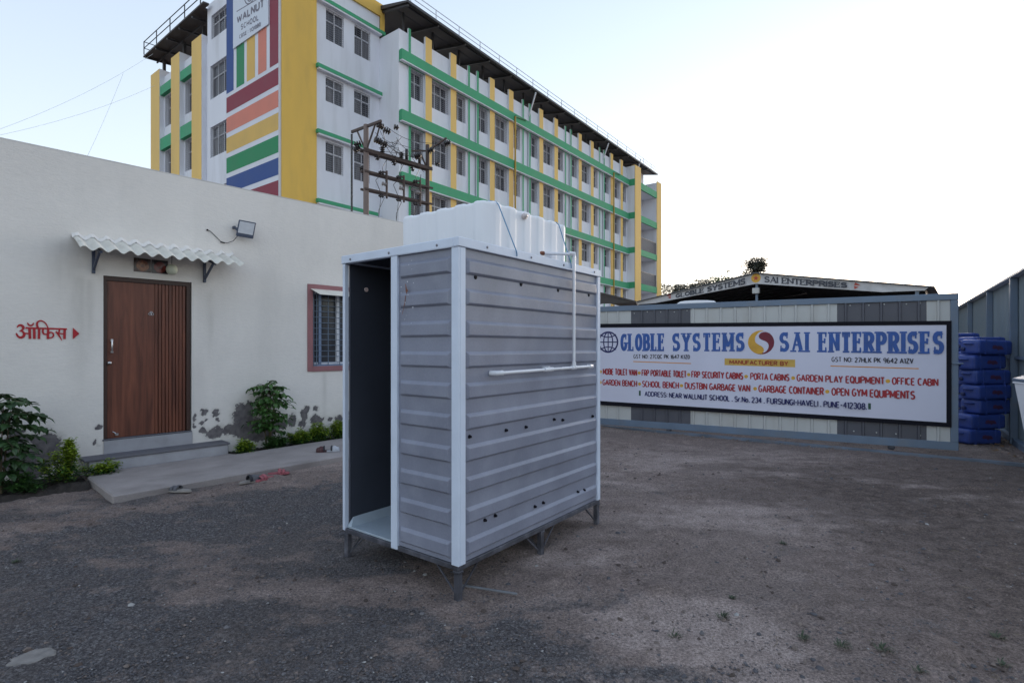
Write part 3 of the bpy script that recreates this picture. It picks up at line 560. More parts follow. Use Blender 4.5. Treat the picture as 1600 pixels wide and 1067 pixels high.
# painted word and arrow on the wall
def office_word():
    b = MB(); P = lambda x, z, l: (x, -.005 - l * .0003, z)
    T = lambda x, y: (-.798 + (x - 235) * .000597, 1.82 - (y - 303) * .000776); k = [0]
    def S(pts, wd): ribbon(b, [T(*p) for p in pts], [w_ * .00064 for w_ in wd] if isinstance(wd, list) else wd * .00064, P, k[0]); k[0] += 1
    def sm(p, n=5):
        out = []
        for i in range(len(p) - 1):
            p0, p1, p2, p3 = p[max(i - 1, 0)], p[i], p[i + 1], p[min(i + 2, len(p) - 1)]
            for j in range(n):
                t = j / n; out.append(tuple(.5 * (2 * p1[d] + (p2[d] - p0[d]) * t + (2 * p0[d] - 5 * p1[d] + 4 * p2[d] - p3[d]) * t * t + (3 * p1[d] - p0[d] - 3 * p2[d] + p3[d]) * t ** 3) for d in (0, 1)))
        return out + [p[-1]]
    S([(368, 307), (985, 313)], 30)
    q = sm([(250, 305), (268, 280), (298, 268), (328, 282), (338, 312), (318, 340), (285, 356)]); S(q, [14 + 26 * math.sin(math.pi * i / (len(q) - 1)) for i in range(len(q))])
    q = sm([(282, 355), (325, 360), (350, 395), (338, 432), (302, 450), (262, 432), (238, 385)]); S(q, [14 + 28 * math.sin(math.pi * min(1, i / (len(q) - 1) * .95)) for i in range(len(q))])
    S([(345, 385), (425, 392)], 26); S([(425, 312), (432, 468)], 38); S([(492, 312), (495, 468)], 38)
    q = sm([(398, 228), (408, 255), (440, 272), (472, 258), (482, 228)]); S(q, [10 + 20 * math.sin(math.pi * i / (len(q) - 1)) for i in range(len(q))])
    q = sm([(552, 312), (534, 265), (540, 222), (582, 196), (630, 210), (672, 250), (700, 312)]); S(q, [34 - 18 * i / (len(q) - 1) for i in range(len(q))]); S([(565, 312), (562, 468)], 36)
    q = sm([(622, 318), (618, 355), (634, 392), (690, 398)]); S(q, 27); S([(698, 314), (692, 468)], 36)
    q = sm([(700, 388), (735, 366), (768, 382), (776, 418), (748, 446), (705, 450)]); S(q, 25)
    q = sm([(812, 352), (838, 372), (862, 356), (868, 318)]); S(q, 25); S([(812, 352), (858, 410), (906, 490)], [22, 30, 10]); S([(840, 378), (950, 390)], 24); S([(946, 314), (944, 466)], 38)
    b.add([P(*T(1074, 288), k[0]), P(*T(1072, 468), k[0]), P(*T(1178, 380), k[0])], [(0, 1, 2)])
    o = b.build('painted_lettering', pm('wall_red', (.40, .022, .03), .8, .12, 30), office); o['label'] = 'red painted Hindi word with a small arrow'
office_word()
# barred window beside the toilet
def office_window():
    w = MB(); x0, x1, z0, z1 = 2.655, 3.80, 1.205, 2.615
    w.box(x0, x0 + .087, -.018, .012, z0, z1); w.box(x1 - .087, x1, -.018, .012, z0, z1); w.box(x0 + .087, x1 - .087, -.018, .012, z1 - .085, z1); w.box(x0 + .087, x1 - .087, -.018, .012, z0, z0 + .08)
    win = w.build('window', M_pink, office, bevel=.004)
    f = MB(); a0, a1, c0, c1 = 2.745, 3.715, 1.30, 2.525
    f.box(a0, a0 + .04, .06, .11, c0, c1); f.box(a1 - .04, a1, .06, .11, c0, c1); f.box(a0 + .04, a1 - .04, .06, .11, c0, c0 + .05); f.box(a0 + .04, a1 - .04, .06, .11, c1 - .05, c1); f.box(3.21, 3.26, .06, .11, c0 + .05, c1 - .05)
    f.build('frame', M_pvc, win, bevel=.003)
    f = MB(); f.box(2.87, 2.915, .03, .058, c0 - .01, c1); f.box(a0, a1, .03, .058, c0 - .014, c0 + .012); f.build('shutter_rail', M_wblue, win, bevel=.003)
    p = MB(); p.box(a0 + .04, a1 - .04, .115, .125, c0 + .05, c1 - .05); p.build('pane', M_curt, win)
    gmb = MB()
    for k in range(13):
        z = c0 + .05 + k * .0925; gmb.tube([(a0 - .004 if k % 4 else a0 - .03, .012, z), (a1 + .005, .012, z)], .0055, 6)
    for x in (2.775, 2.825, 3.03, 3.24, 3.45, 3.62): gmb.tube([(x, .02, c0 - .01), (x, .02, c1)], .0065, 6)
    gmb.build('grille', M_steel_blue, win)
    a = MB(); top = [(2.70, -.012, 2.545), (3.78, -.012, 2.545)]; bot = [(2.76, -.21, 2.445), (3.80, -.21, 2.445)]
    v = [top[0], top[1], bot[1], bot[0]]; v += [(x, y, z - .006) for x, y, z in v]; v += [(2.70, -.012, 2.53)]
    a.add(v, [(0, 1, 2, 3), (7, 6, 5, 4), (3, 2, 6, 7), (0, 3, 7, 4), (1, 5, 6, 2)]); a.build('hood', M_awn, win)
office_window()
# floodlight on the wall
fl = thing('floodlight', 'small dark blue floodlight on the cream wall right of the door', 'lamp', (*off_world(1.66, 0), 3.30), OROT)
fq = [Vector(p) for p in ((-.11, -.135, .135), (.115, -.195, .115), (.085, -.16, -.125), (-.14, -.10, -.105))]; fn_ = (fq[1] - fq[0]).cross(fq[3] - fq[0]).normalized(); fn_ = fn_ if fn_.y < 0 else -fn_
b = MB(); bk = [p * .86 - fn_ * .05 + Vector((0, -.02, 0)) for p in fq]; b.add(fq + bk, [(0, 1, 2, 3), (7, 6, 5, 4), (0, 4, 5, 1), (1, 5, 6, 2), (2, 6, 7, 3), (3, 7, 4, 0)]); hs = b.build('housing', M_dkblue, fl, bevel=.008)
cc_ = sum(fq, Vector()) / 4; b = MB(); q = [cc_ + (p - cc_) * .84 + fn_ * .0015 for p in fq]; up_ = (fq[0] - fq[3]).normalized(); q[2] += up_ * .035; q[3] += up_ * .035; b.add(q, [(0, 1, 2, 3)]); b.build('lens', M_lens, hs)
b = MB(); b.box(-.15, -.125, -.07, 0, .01, .045); b.beam((-.14, -.06, .025), (-.09, -.11, .0), .02); b.tube([(-.13, -.05, .02), (-.11, -.09, -.02)], .012, 6); b.build('bracket', M_dkblue, fl)
b = MB(); b.tube([(-.475, -.004, -.06), (-.44, -.012, -.075), (-.38, -.012, -.13), (-.30, -.015, -.205), (-.22, -.02, -.205), (-.15, -.04, -.17), (-.10, -.10, -.085)], .0045, 6); b.tube([(-.48, 0, -.06), (-.48, -.014, -.06)], .012, 8); b.tube([(-.31, -.012, -.203), (-.255, -.014, -.21)], .009, 6); b.build('cable', M_black, fl)

# ------------------------------------------------------------------ portable toilet cabin
TO = (-.3394, 3.3737, gz_macro(np.array(-.3), np.array(3.6)).item() * 0); TROT = math.atan2(.7955, .6059)
toilet = thing('portable_toilet', 'grey ribbed portable toilet cabin on black legs in the middle of the yard', 'portable toilet', TO, TROT)
TW, TD, Z0, Z1 = 1.852, 1.17, .226, 2.285
def rib_panel(u0, u1, P, first=2.175, n=10, pitch=.2012, hh=.108, out=.019, e0=.02, e1=.02):
    """flat sheet with raised trapezoid ribs; P(u, o, z) maps along, outward, up"""
    b = MB(); m = 0
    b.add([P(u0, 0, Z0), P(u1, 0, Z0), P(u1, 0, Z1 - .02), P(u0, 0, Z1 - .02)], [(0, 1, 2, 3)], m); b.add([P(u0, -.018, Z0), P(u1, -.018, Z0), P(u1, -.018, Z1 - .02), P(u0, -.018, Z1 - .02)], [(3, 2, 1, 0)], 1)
    r2 = random.Random(int(u1 * 100))
    for k in range(n):
        t = first - k * pitch + r2.uniform(-.003, .003); bt = t - hh; a, c = u0 + e0, u1 - e1; s = .021
        b.frustum([P(a, .0005, bt), P(c, .0005, bt), P(c, .0005, t), P(a, .0005, t)], [P(a + s, out, bt + s * .7), P(c - s, out, bt + s * .7), P(c - s, out, t - s), P(a + s, out, t - s)], m)
    return b
PS = lambda u, o, z: (u, -o, z); PF = lambda v, o, z: (-o, v, z); PL_ = lambda u, o, z: (u, TD + o, z); PB = lambda v, o, z: (TW + o, v, z)
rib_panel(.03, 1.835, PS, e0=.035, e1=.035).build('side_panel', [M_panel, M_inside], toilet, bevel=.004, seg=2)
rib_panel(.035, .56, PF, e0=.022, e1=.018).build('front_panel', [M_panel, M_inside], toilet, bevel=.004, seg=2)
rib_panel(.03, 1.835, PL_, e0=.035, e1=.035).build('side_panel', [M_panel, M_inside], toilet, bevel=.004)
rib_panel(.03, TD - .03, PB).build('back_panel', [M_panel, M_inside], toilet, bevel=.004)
b = MB(); b.box(-.017, .0, -.017, .045, Z0 - .006, 2.232); b.box(0, .052, -.0175, -.001, Z0 - .006, 2.2315); b.build('corner_post', M_trim, toilet, bevel=.003)
b = MB(); b.box(-.019, .03, .560, .626, Z0 - .03, 2.232); b.build('door_post', M_trim, toilet, bevel=.003)
b = MB(); b.box(-.017, .02, 1.158, 1.187, Z0 - .02, 2.232); b.build('corner_post', M_trim, toilet, bevel=.003)
for v0 in (-.0175, TD - .04): b = MB(); b.box(1.808, 1.8585, v0, v0 + .056, Z0 - .006, 2.23); b.build('corner_post', M_trim, toilet, bevel=.003)
b = MB(); b.box(-.024, TW + .006, -.024, .02, 2.232, 2.292); b.box(-.024, .02, .02, TD + .024, 2.232, 2.2915); b.box(TW - .02, TW + .006, .02, TD + .024, 2.232, 2.2915); b.box(.02, TW - .02, TD - .02, TD + .024, 2.232, 2.2905); b.build('top_trim', M_trim, toilet, bevel=.004)
b = MB()
for u in (.256, .765, 1.221, 1.735): b.lathe([(.009, 0), (.009, .004), (.004, .007), (0, .007)], (u, -.024, 2.263), (0, -1, 0), 8)
for v in (.165, .639, 1.079): b.lathe([(.009, 0), (.009, .004), (.004, .007), (0, .007)], (-.024, v, 2.257), (-1, 0, 0), 8)
b.build('trim_screws', M_grl, toilet)
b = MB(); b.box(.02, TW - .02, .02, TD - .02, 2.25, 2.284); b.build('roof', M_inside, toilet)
b = MB(); b.box(.004, TW - .02, .02, TD - .02, Z0 - .003, Z0 + .012); b.frustum([(0.0, TD - .07, Z0 + .012), (TW - .03, TD - .07, Z0 + .012), (TW - .03, TD - .02, Z0 + .012), (0, TD - .02, Z0 + .012)], [(0.05, TD - .025, Z0 + .07), (TW - .03, TD - .025, Z0 + .07), (TW - .03, TD - .021, Z0 + .07), (.05, TD - .021, Z0 + .07)]); b.build('floor', M_tfloor, toilet, bevel=.004)
b = MB()                                           # steel chassis
for y in (0.012, TD - .012): b.box(-.012, TW + .012, y - .022, y + .022, .186, .2225)
for x in (.012, TW / 2, TW - .012): b.box(x - .022, x + .022, .034, TD - .034, .187, .222)
b.build('chassis', M_blksteel, toilet, bevel=.004)
for (lx, ly) in ((.012, .012), (.94, .012), (1.836, .012), (.012, TD - .012), (.94, TD - .012), (1.836, TD - .012)):
    b = MB(); b.box(lx - .021, lx + .021, ly - .021, ly + .021, -.02, .186); b.box(lx - .026, lx + .026, ly - .026, ly + .026, .168, .1855)
    lg = b.build('leg', M_blksteel, toilet, bevel=.004)
    for (dx, dy) in ((1, 0), (-1, 0), (0, 1), (0, -1)):
        ex, ey = lx + dx * .20, ly + dy * .20
        if -.02 < ex < TW + .02 and -.02 < ey < TD + .02: b = MB(); b.beam((lx + dx * .02, ly + dy * .02, .03), (ex, ey, .19), .009, m=0); b.build('brace', M_blksteel, lg)
for u in (.165, .668, 1.173, 1.677): b = MB(); b.lathe([(0, .0025), (.0145, .0025), (.0165, 0), (.0165, -.01)], (u, -.0005, 2.058), (0, -1, 0), 16); b.build('vent_hole', M_black, toilet)
for (u, z) in ((.103, 1.021), (.486, 1.015), (.724, 1.009), (1.107, 1.024), (1.235, 1.005), (1.735, .985), (.256, .443), (.365, .446), (.84, .395), (.952, .398), (1.477, .369), (1.586, .362)):
    b = MB(); b.lathe([(.0125, -.004), (.0125, .006), (.0085, .006), (.0085, .018), (0, .02)], (u, -.0, z), (0, -1, 0), 8, smooth=False); b.build('bolt', M_black, toilet)
b = MB(); b.lathe([(0, .004), (.012, .004), (.014, .0), (.018, 0), (.018, .006), (.014, .009), (.012, .004)], (.175, TD - .018, 2.05), (0, -1, 0), 16); b.build('lit_hole_disc', pm('hole_light_pink', (.75, .6, .58), .4), toilet)  # pale disc coloured as daylight showing through a hole in the wall
b = MB(); y = -.048                                 # water pipe
b.tube([(1.341, y, 1.44), (1.341, y, 2.352)], .0125, 12); b.tube([(1.341, y, 2.362), (1.28, y + .03, 2.36), (1.09, .095, 2.352)], .0125, 12)
b.tube([(.335, y, 1.422), (1.63, y, 1.432)], .0125, 12); wp = b.build('water_pipe', M_pvc, toilet)
for pts in ([(1.341, y, 2.325), (1.341, y, 2.37), (1.30, y + .02, 2.368)], [(.39, y, 1.423), (.325, y, 1.4225), (.315, 0, 1.4225)], [(1.60, y, 1.4315), (1.645, y, 1.432), (1.652, 0, 1.432)]):
    b = MB(); b.tube(pts, .0175, 12); b.build('elbow', M_pvc, wp)
for pts in ([(.90, y, 1.4265), (1.02, y, 1.4275)], [(1.305, y, 1.4295), (1.377, y, 1.43)]): b = MB(); b.tube(pts, .0172, 12); b.build('coupling', M_pvc, wp)
b = MB(); b.tube([(1.341, y, 1.43), (1.341, y, 1.475)], .0172, 12); b.build('coupling', M_pvc, wp)
b = MB(); b.box(.94, .965, -.06, -.0, 1.438, 1.452); b.build('pipe_clip', M_pvc, wp)
b = MB(); b.tube([(1.10, .088, 2.353), (1.06, .108, 2.352)], .016, 10); b.build('inlet_nut', M_rust, wp)
def stain():
    b = MB(); P = lambda v, z, l: (-.0198 - l * .0002, v, z); r2 = random.Random(8)
    ribbon(b, [(.47, 2.03), (.462, 1.985), (.458, 1.96)], [.004, .016, .005], P, 1); ribbon(b, [(.455, 1.99), (.448, 1.975)], [.012, .006], P, 2)
    b2 = MB(); P2 = lambda v, z, l: (-.0012 - l * .0002, v, z); ribbon(b, [(.468, 1.95), (.478, 1.90), (.488, 1.87)], [.006, .008, .004], P, 3); ribbon(b, [(.488, 1.865), (.50, 1.835), (.505, 1.82)], [.005, .004, .002], P, 4)
    b.build('rust_stain', M_rust, toilet)
    b = MB()
    for k in range(14): disc(b, r2.uniform(.38, .52), r2.uniform(1.75, 2.2), r2.uniform(.002, .005), P, 1 + k, 0, 8)
    b.build('paint_specks', M_pvc, toilet)
stain()
# white water tank on the roof
tk = thing('water_tank', 'white corrugated plastic water tank sitting on the toilet roof', 'water tank', TO, TROT)
def tank():
    a0, a1, b0, b1, r = .402, 1.496, .10, 1.03, .085; per = []
    def side(x, y, dx, dy, L_, nx, ny):
        n = int(L_ / .008)
        for i in range(n): per.append((x + dx * L_ * i / n, y + dy * L_ * i / n, nx, ny, 1.0))
    def cor(cx, cy, t0):
        for i in range(12): t = rad(t0 + 90 * i / 12); per.append((cx + r * math.cos(t), cy + r * math.sin(t), math.cos(t), math.sin(t), .0))
    side(a0 + r, b0, 1, 0, a1 - a0 - 2 * r, 0, -1); cor(a1 - r, b0 + r, -90); side(a1, b0 + r, 0, 1, b1 - b0 - 2 * r, 1, 0); cor(a1 - r, b1 - r, 0)
    side(a1 - r, b1, -1, 0, a1 - a0 - 2 * r, 0, 1); cor(a0 + r, b1 - r, 90); side(a0, b1 - r, 0, -1, b1 - b0 - 2 * r, -1, 0); cor(a0 + r, b0 + r, 180)
    N = len(per); s = 0; wv = []
    for i in range(N):
        p, q = per[i], per[i - 1]; s += math.hypot(p[0] - q[0], p[1] - q[1]); wv.append(math.tanh(3.6 * math.sin(2 * math.pi * s / .188 + .6)) * (1 if p[4] else .5))
    rows = [(2.292, 0.0, 1), (2.32, .0, 1), (2.612, .003, 1), (2.628, .002, .9), (2.636, -.003, .7), (2.640, -.012, .4), (2.642, -.04, 0)]
    vs = []
    for (z, o, f) in rows:
        for i, p in enumerate(per):
            d = o + .0045 * wv[i] * f; vs.append((p[0] + p[2] * d, p[1] + p[3] * d, z + (.0045 * wv[i] if z > 2.55 else 0)))
    fs = [(j * N + i, j * N + (i + 1) % N, (j + 1) * N + (i + 1) % N, (j + 1) * N + i) for j in range(len(rows) - 1) for i in range(N)]
    b = MB(); b.add(vs, fs, 0, True); b.add([vs[(len(rows) - 1) * N + i] for i in range(N)], [tuple(range(N))], 0); b.build('tank_body', M_plast, tk)
    b = MB(); b.lathe([(0, .03), (.014, .03), (.016, .02), (.016, .012), (.024, .012), (.024, 0), (.022, -.02)], (.834, b0 - .008, 2.598), (0, -1, .15), 14); b.build('outlet_nipple', pm('aged_pvc', (.62, .55, .54), .4, .1, 20), tk)
    b = MB(); b.lathe([(0, .05), (.16, .05), (.185, .035), (.185, 0)], (1.0, .6, 2.635), (0, 0, 1), 28); b.build('lid', M_plast, tk)
tank()
for k, (u0, u1, lab) in enumerate(((.502, .583, 'blue rope tied over the tank near its front corner'), (1.31, 1.335, 'blue rope tied over the far end of the tank beside the pipe'))):
    b = MB(); um = u0 * .9 + u1 * .1
    b.tube([(u0, 1.052, 2.30), (u0, 1.05, 2.60), (u0 - .0, .98, 2.655), (u0, .16, 2.655), (u0 + .002, .105, 2.642), (u0 + .004, .082, 2.62), (u0 + (u1 - u0) * .92, -.026, 2.285), (u1, -.0275, 2.268), (u1, -.0275, 2.248)], .0042, 6)
    tag(b.build('rope', M_rope, None, loc=TO, rotz=TROT), lab, 'rope', 'ropes holding the tank')
b = MB(); b.beam((-.355, 3.56, .018), (.033, 3.427, .018), .014, .012); tag(b.build('metal_rod', pm('dull_steel', (.16, .17, .19), .5, .2, 10), None, bevel=.002), 'thin grey metal rod lying on the ground beside a cabin leg', 'rod')

# ------------------------------------------------------------------ sliding gate and painted sign board
GO = (6.58, 7.88, 0); GROT = math.atan2(-835, 1495)
gate = thing('sliding_gate', 'long blue framed sheet metal gate with white and dark grey panels', 'gate', GO, GROT)
GX0 = -8.6
b = MB(); b.box(GX0, 0, -.03, .05, 2.295, 2.392); b.box(GX0, 0, -.028, .05, .075, .195); b.box(-.092, -.001, -.026, .048, .196, 2.294); b.box(GX0 + .001, GX0 + .09, -.026, .048, .196, 2.294); b.box(-4.4, -4.33, .012, .048, .196, 2.294)
b.build('frame', M_steel_blue, gate, bevel=.004)
for (x0, x1, dark) in ((-.372, -.092, 0), (-1.527, -.372, 1), (-3.81, -1.527, 0), (-4.915, -3.81, 1), (-7.2, -4.915, 0), (-8.51, -7.2, 1)):
    b = MB(); vs = []; x = x0; pts = [(x0, 0)]
    c = math.ceil((x0 + .05) / .235) * .235
    while c < x1 - .04: pts += [(c - .022, 0), (c - .012, -.022), (c + .012, -.022), (c + .022, 0)]; c += .235
    for k in range(2):
        c0 = (k + .33)
    pts.append((x1 - .0005, 0))
    for (px, py) in pts: vs += [(px, .0 + py, .19), (px, .0 + py, 2.30)]
    b.add(vs, [(2 * i, 2 * i + 2, 2 * i + 3, 2 * i + 1) for i in range(len(pts) - 1)])
    b.build('sheet_panel', M_gdark if dark else M_gwhite, gate)
b = MB()
for x in (-.45, -.62, -.9, -1.1, -1.35, -3.87, -4.1, -4.35, -4.6, -4.85): b.lathe([(.012, 0), (.01, .008), (0, .01)], (x, -.001, 2.262 - .01 * (int(x * 100) % 3)), (0, -1, 0), 8)
for x in (-.45, -.75, -1.0, -1.3): b.lathe([(.012, 0), (.01, .008), (0, .01)], (x, -.001, .26), (0, -1, 0), 8)
b.build('screws', M_gwhite, gate)
b = MB(); b.box(-.075, .0, -.052, -.028, 1.345, 1.365); b.tube([(-.04, -.045, 1.355), (.05, -.045, 1.355)], .012, 8); b.build('latch', M_steel_blue, gate, bevel=.003)
for x in (-.81, -4.2, -7.6):
    b = MB(); b.lathe([(0, -.02), (.045, -.02), (.048, -.012), (.036, 0), (.048, .012), (.045, .02), (0, .02)], (x, .01, .048), (0, 1, 0), 16); b.box(x - .03, x + .03, -.022, -.016, .04, .09); b.build('wheel', M_blksteel, gate)
TILT = .0088
sb = thing('sign_board', 'long hand painted white sign board with blue and red lettering on the gate', 'sign', (GO[0], GO[1], 0), GROT)
PSB = lambda x, z, l: (x, -.0425 - l * .00025, z)
def szt(x): return 1.982 - 0 * x
b = MB(); xL = -5.95
def quadbox(b, x0, x1, zl0, zl1, zr0, zr1, y0, y1, m=0):
    v = [(x0, y0, zl0), (x1, y0, zr0), (x1, y0, zr1), (x0, y0, zl1), (x0, y1, zl0), (x1, y1, zr0), (x1, y1, zr1), (x0, y1, zl1)]
    b.add(v, [(0, 1, 2, 3), (7, 6, 5, 4), (0, 4, 5, 1), (1, 5, 6, 2), (2, 6, 7, 3), (3, 7, 4, 0)], m)
quadbox(b, xL, -.145, .541, 1.984, .480, 1.925, -.0415, -.03); b.build('board', M_board, sb)
b = MB(); quadbox(b, xL, -.085, 1.984, 2.06, 1.925, 1.985, -.047, -.024); quadbox(b, xL, -.085, .462, .541, .415, .480, -.047, -.024)
quadbox(b, -.145, -.0852, .4805, .4805 + 1.444, .48, 1.9248, -.0465, -.0245); quadbox(b, xL - .06, xL, .462, 2.06, .462, 2.06, -.0465, -.0245); b.build('border', M_black, sb)
def line(name, mat, items):
    for it in items: b = MB(); text(b, *it[:7], PSB, **it[7]); b.build(name, mat, sb)
line('company_name', M_lblue, [('GLOBLE', -5.112, -4.262, 1.520, 1.853, 1.522, 1.851, dict(sw=.172, gap=.46, slab=True)), ('SYSTEMS', -4.135, -2.895, 1.521, 1.853, 1.524, 1.848, dict(sw=.172, gap=.46, slab=True)),
     ('SAI', -2.366, -1.925, 1.520, 1.846, 1.515, 1.843, dict(sw=.172, gap=.46, slab=True)), ('ENTERPRISES', -1.79, -.172, 1.514, 1.842, 1.494, 1.833, dict(sw=.172, gap=.46, slab=True))])
line('tax_number', M_lblk, [('GST NO: 27CQC PK 1647 K1Z0', -4.856, -3.81, 1.377, 1.459, 1.382, 1.460, dict(sw=.15, gap=.22, jit=.02)), ('GST NO: 27HLK PK 9642 A1ZV', -1.608, -.538, 1.359, 1.440, 1.345, 1.427, dict(sw=.15, gap=.22, jit=.02))])
for q in ([(-4.86, 1.321), (-3.794, 1.299)], [(-1.62, 1.293), (-.474, 1.272)]): b = MB(); ribbon(b, q, .016, PSB, 1); b.build('underline', M_lor, sb)
b = MB(); b.add([PSB(-3.223, 1.280, 1), PSB(-2.125, 1.262, 1), PSB(-2.125, 1.390, 1), PSB(-3.223, 1.399, 1)], [(0, 1, 2, 3)]); b.build('yellow_strip', pm('strip_yellow', (.56, .36, .08), .6, .1, 8), sb)
b = MB(); PS2 = lambda x, z, l: (x, -.0435 - l * .0002, z); text(b, 'MANUFACTURER BY', -3.145, -2.225, 1.299, 1.375, 1.284, 1.362, PS2, sw=.2, gap=.2); b.build('strip_lettering', pm('letter_brick', (.30, .045, .015), .6, .12, 8), sb)
R1 = dict(sw=.165, gap=.2, jit=.025)
def yb(x, a, c): f = (x + 5.472) / (5.472 - .237); return a + (c - a) * f
def seg(st, x0, x1, a0, a1, t0, t1): return (st, x0, x1, yb(x0, a0, a1), yb(x0, t0, t1), yb(x1, a0, a1), yb(x1, t0, t1), R1)
A1 = (1.054, 1.013, 1.183, 1.130); A2 = (.846, .803, .967, .935)
line('product_list', M_lred, [seg('MOBIE TOILET VAN', -5.472, -4.781, *A1), seg('FRP PORTABLE TOILET', -4.699, -3.865, *A1), seg('FRP SECURITY CABINS', -3.79, -2.917, *A1), seg('PORTA CABINS', -2.81, -2.206, *A1), seg('GARDEN PLAY EQUIPMENT', -2.106, -.895, *A1), seg('OFFICE CABIN', -.809, -.237, *A1)])
line('product_list', M_lred, [seg('GARDEN BENCH', -5.477, -4.781, *A2), seg('SCHOOL BENCH', -4.692, -4.006, *A2), seg('DUSTBIN GARBAGE VAN', -3.906, -2.806, *A2), seg('GARBAGE CONTAINER', -2.682, -1.709, *A2), seg('OPEN GYM EQUIPMENTS', -1.608, -.517, *A2)])
def dot(x, z): b = MB(); disc(b, x, z, .030, PSB, 2); b.build('bullet', M_lyel, sb)
for x in (-5.515, -4.743, -3.835, -2.875, -2.154, -.858): dot(x, yb(x, 1.112, 1.066))
for x in (-5.52, -4.737, -3.962, -2.733, -1.665): dot(x, yb(x, .902, .868))
line('address', M_lnavy, [('ADDRESS: NEAR WALLNUT SCHOOL . Sr.No. 234 . FURSUNGI-HAVELI . PUNE-412308.', -4.643, -1.129, .668, .766, .616, .722, dict(sw=.16, gap=.2, space=.34, jit=.02))])
for x, z in ((-4.732, .675), (-1.094, .623)): b = MB(); rect(b, x - .018, x + .018, z, z + .096, PSB, 1); b.build('green_block', M_lgrn, sb)
b = MB(); cx, cz, r = -5.358, 1.694, .19                       # globe emblem
ribbon(b, arc(cx, cz, r, r * 1.03, 0, 360, 40), .030, PSB, 1); ribbon(b, arc(cx, cz, r * .48, r, 0, 360, 32), .022, PSB, 3)
ribbon(b, [(cx, cz - r), (cx, cz + r)], .02, PSB, 5); ribbon(b, [(cx - r, cz), (cx + r, cz)], .02, PSB, 6)
ribbon(b, arc(cx, cz + r * 1.25, r * 1.05, r * .75, 218, 322, 12), .02, PSB, 7); ribbon(b, arc(cx, cz - r * 1.25, r * 1.05, r * .75, 38, 142, 12), .02, PSB, 8); b.build('globe_emblem', M_lnavy, sb)
def swirl():
    cx, cz, R_ = -2.641, 1.677, .204
    big = lambda a0, a1, n=24: [(cx + R_ * math.cos(rad(a0 + (a1 - a0) * i / n)), cz + R_ * math.sin(rad(a0 + (a1 - a0) * i / n))) for i in range(n + 1)]
    # yellow comma on the left: outer arc, then S edge back up
    ol = big(76, 285); s1 = [(-2.640, 1.487), (-2.603, 1.515), (-2.598, 1.565), (-2.625, 1.605), (-2.675, 1.637), (-2.722, 1.675), (-2.735, 1.727), (-2.722, 1.785), (-2.680, 1.840), (-2.630, 1.868)]
    def smooth(p, n=4):
        out = []
        for i in range(len(p) - 1):
            p0, p1, p2, p3 = p[max(i - 1, 0)], p[i], p[i + 1], p[min(i + 2, len(p) - 1)]
            for j in range(n):
                t = j / n; out.append(tuple(.5 * (2 * p1[d] + (p2[d] - p0[d]) * t + (2 * p0[d] - 5 * p1[d] + 4 * p2[d] - p3[d]) * t * t + (3 * p1[d] - p0[d] - 3 * p2[d] + p3[d]) * t ** 3) for d in (0, 1)))
        return out + [p[-1]]
    b = MB(); poly = ol + smooth(s1)[1:-1]; b.add([PSB(x, z, 2) for x, z in poly], [tuple(range(len(poly)))]); o1 = b.build('swirl_emblem', M_lyel, sb)
    orr = big(50, -105); s2 = [(-2.590, 1.502), (-2.545, 1.545), (-2.523, 1.600), (-2.530, 1.655), (-2.565, 1.692), (-2.620, 1.718), (-2.662, 1.745), (-2.675, 1.79), (-2.650, 1.832), (-2.605, 1.853), (-2.55, 1.855)]
    b = MB(); poly = orr + smooth(s2)[1:-1]; b.add([PSB(x, z, 2) for x, z in poly], [tuple(range(len(poly)))]); b.build('swirl_emblem', M_lmar, sb)
    for o in (o1, sb.children[-1]):
        bm = bmesh.new(); bm.from_mesh(o.data); bmesh.ops.triangulate(bm, faces=bm.faces); bm.to_mesh(o.data); bm.free()
swirl()
b = MB(); b.beam((9.6, 5.32, .012), (.6, 11.53, .012), .07, .05); tag(b.build('gate_rail', pm('rail_blue', (.12, .15, .20), .6, .3, 3, dirt=.7, dcol=(.13, .10, .085), dscale=6), None, bevel=.004), 'low blue grey steel guide rail on the ground in front of the gate', 'rail')

# ------------------------------------------------------------------ corrugated boundary fence (right)
FD = np.array((590., 835.)); FD /= np.linalg.norm(FD); FO = (8.15, 8.51, 0); FROT = math.atan2(FD[1], FD[0])
fn = thing('metal_fence', 'tall blue grey corrugated metal boundary fence along the right side', 'fence', FO, FROT)
b = MB(); pts = []; x = -3.4
while x < 15: pts += [(x, 0), (x + .07, 0), (x + .085, .022), (x + .125, .022), (x + .14, 0)]; x += .14
vs = []
for p in pts: vs += [(p[0], p[1], .0), (p[0], p[1], 2.74)]
b.add(vs, [(2 * i, 2 * i + 1, 2 * i + 3, 2 * i + 2) for i in range(len(pts) - 1)]); b.build('sheet', M_fence, fn)
for xp in (-2.4, .35, 2.95, 6.2, 9.6, 13): b = MB(); b.box(xp - .05, xp + .05, .024, .12, 0, 2.74); b.build('post', M_steel_blue, fn, bevel=.004)
b = MB(); b.box(-3.4, 15, .024, .07, 1.40, 1.45); b.build('rail', M_steel_blue, fn); b = MB(); b.box(-3.4, 15, .024, .10, .0, .10); b.build('base_rail', M_steel_blue, fn); b = MB(); b.box(-3.4, 15, -.03, .13, 2.741, 2.775); b.build('cap', M_rail, fn)

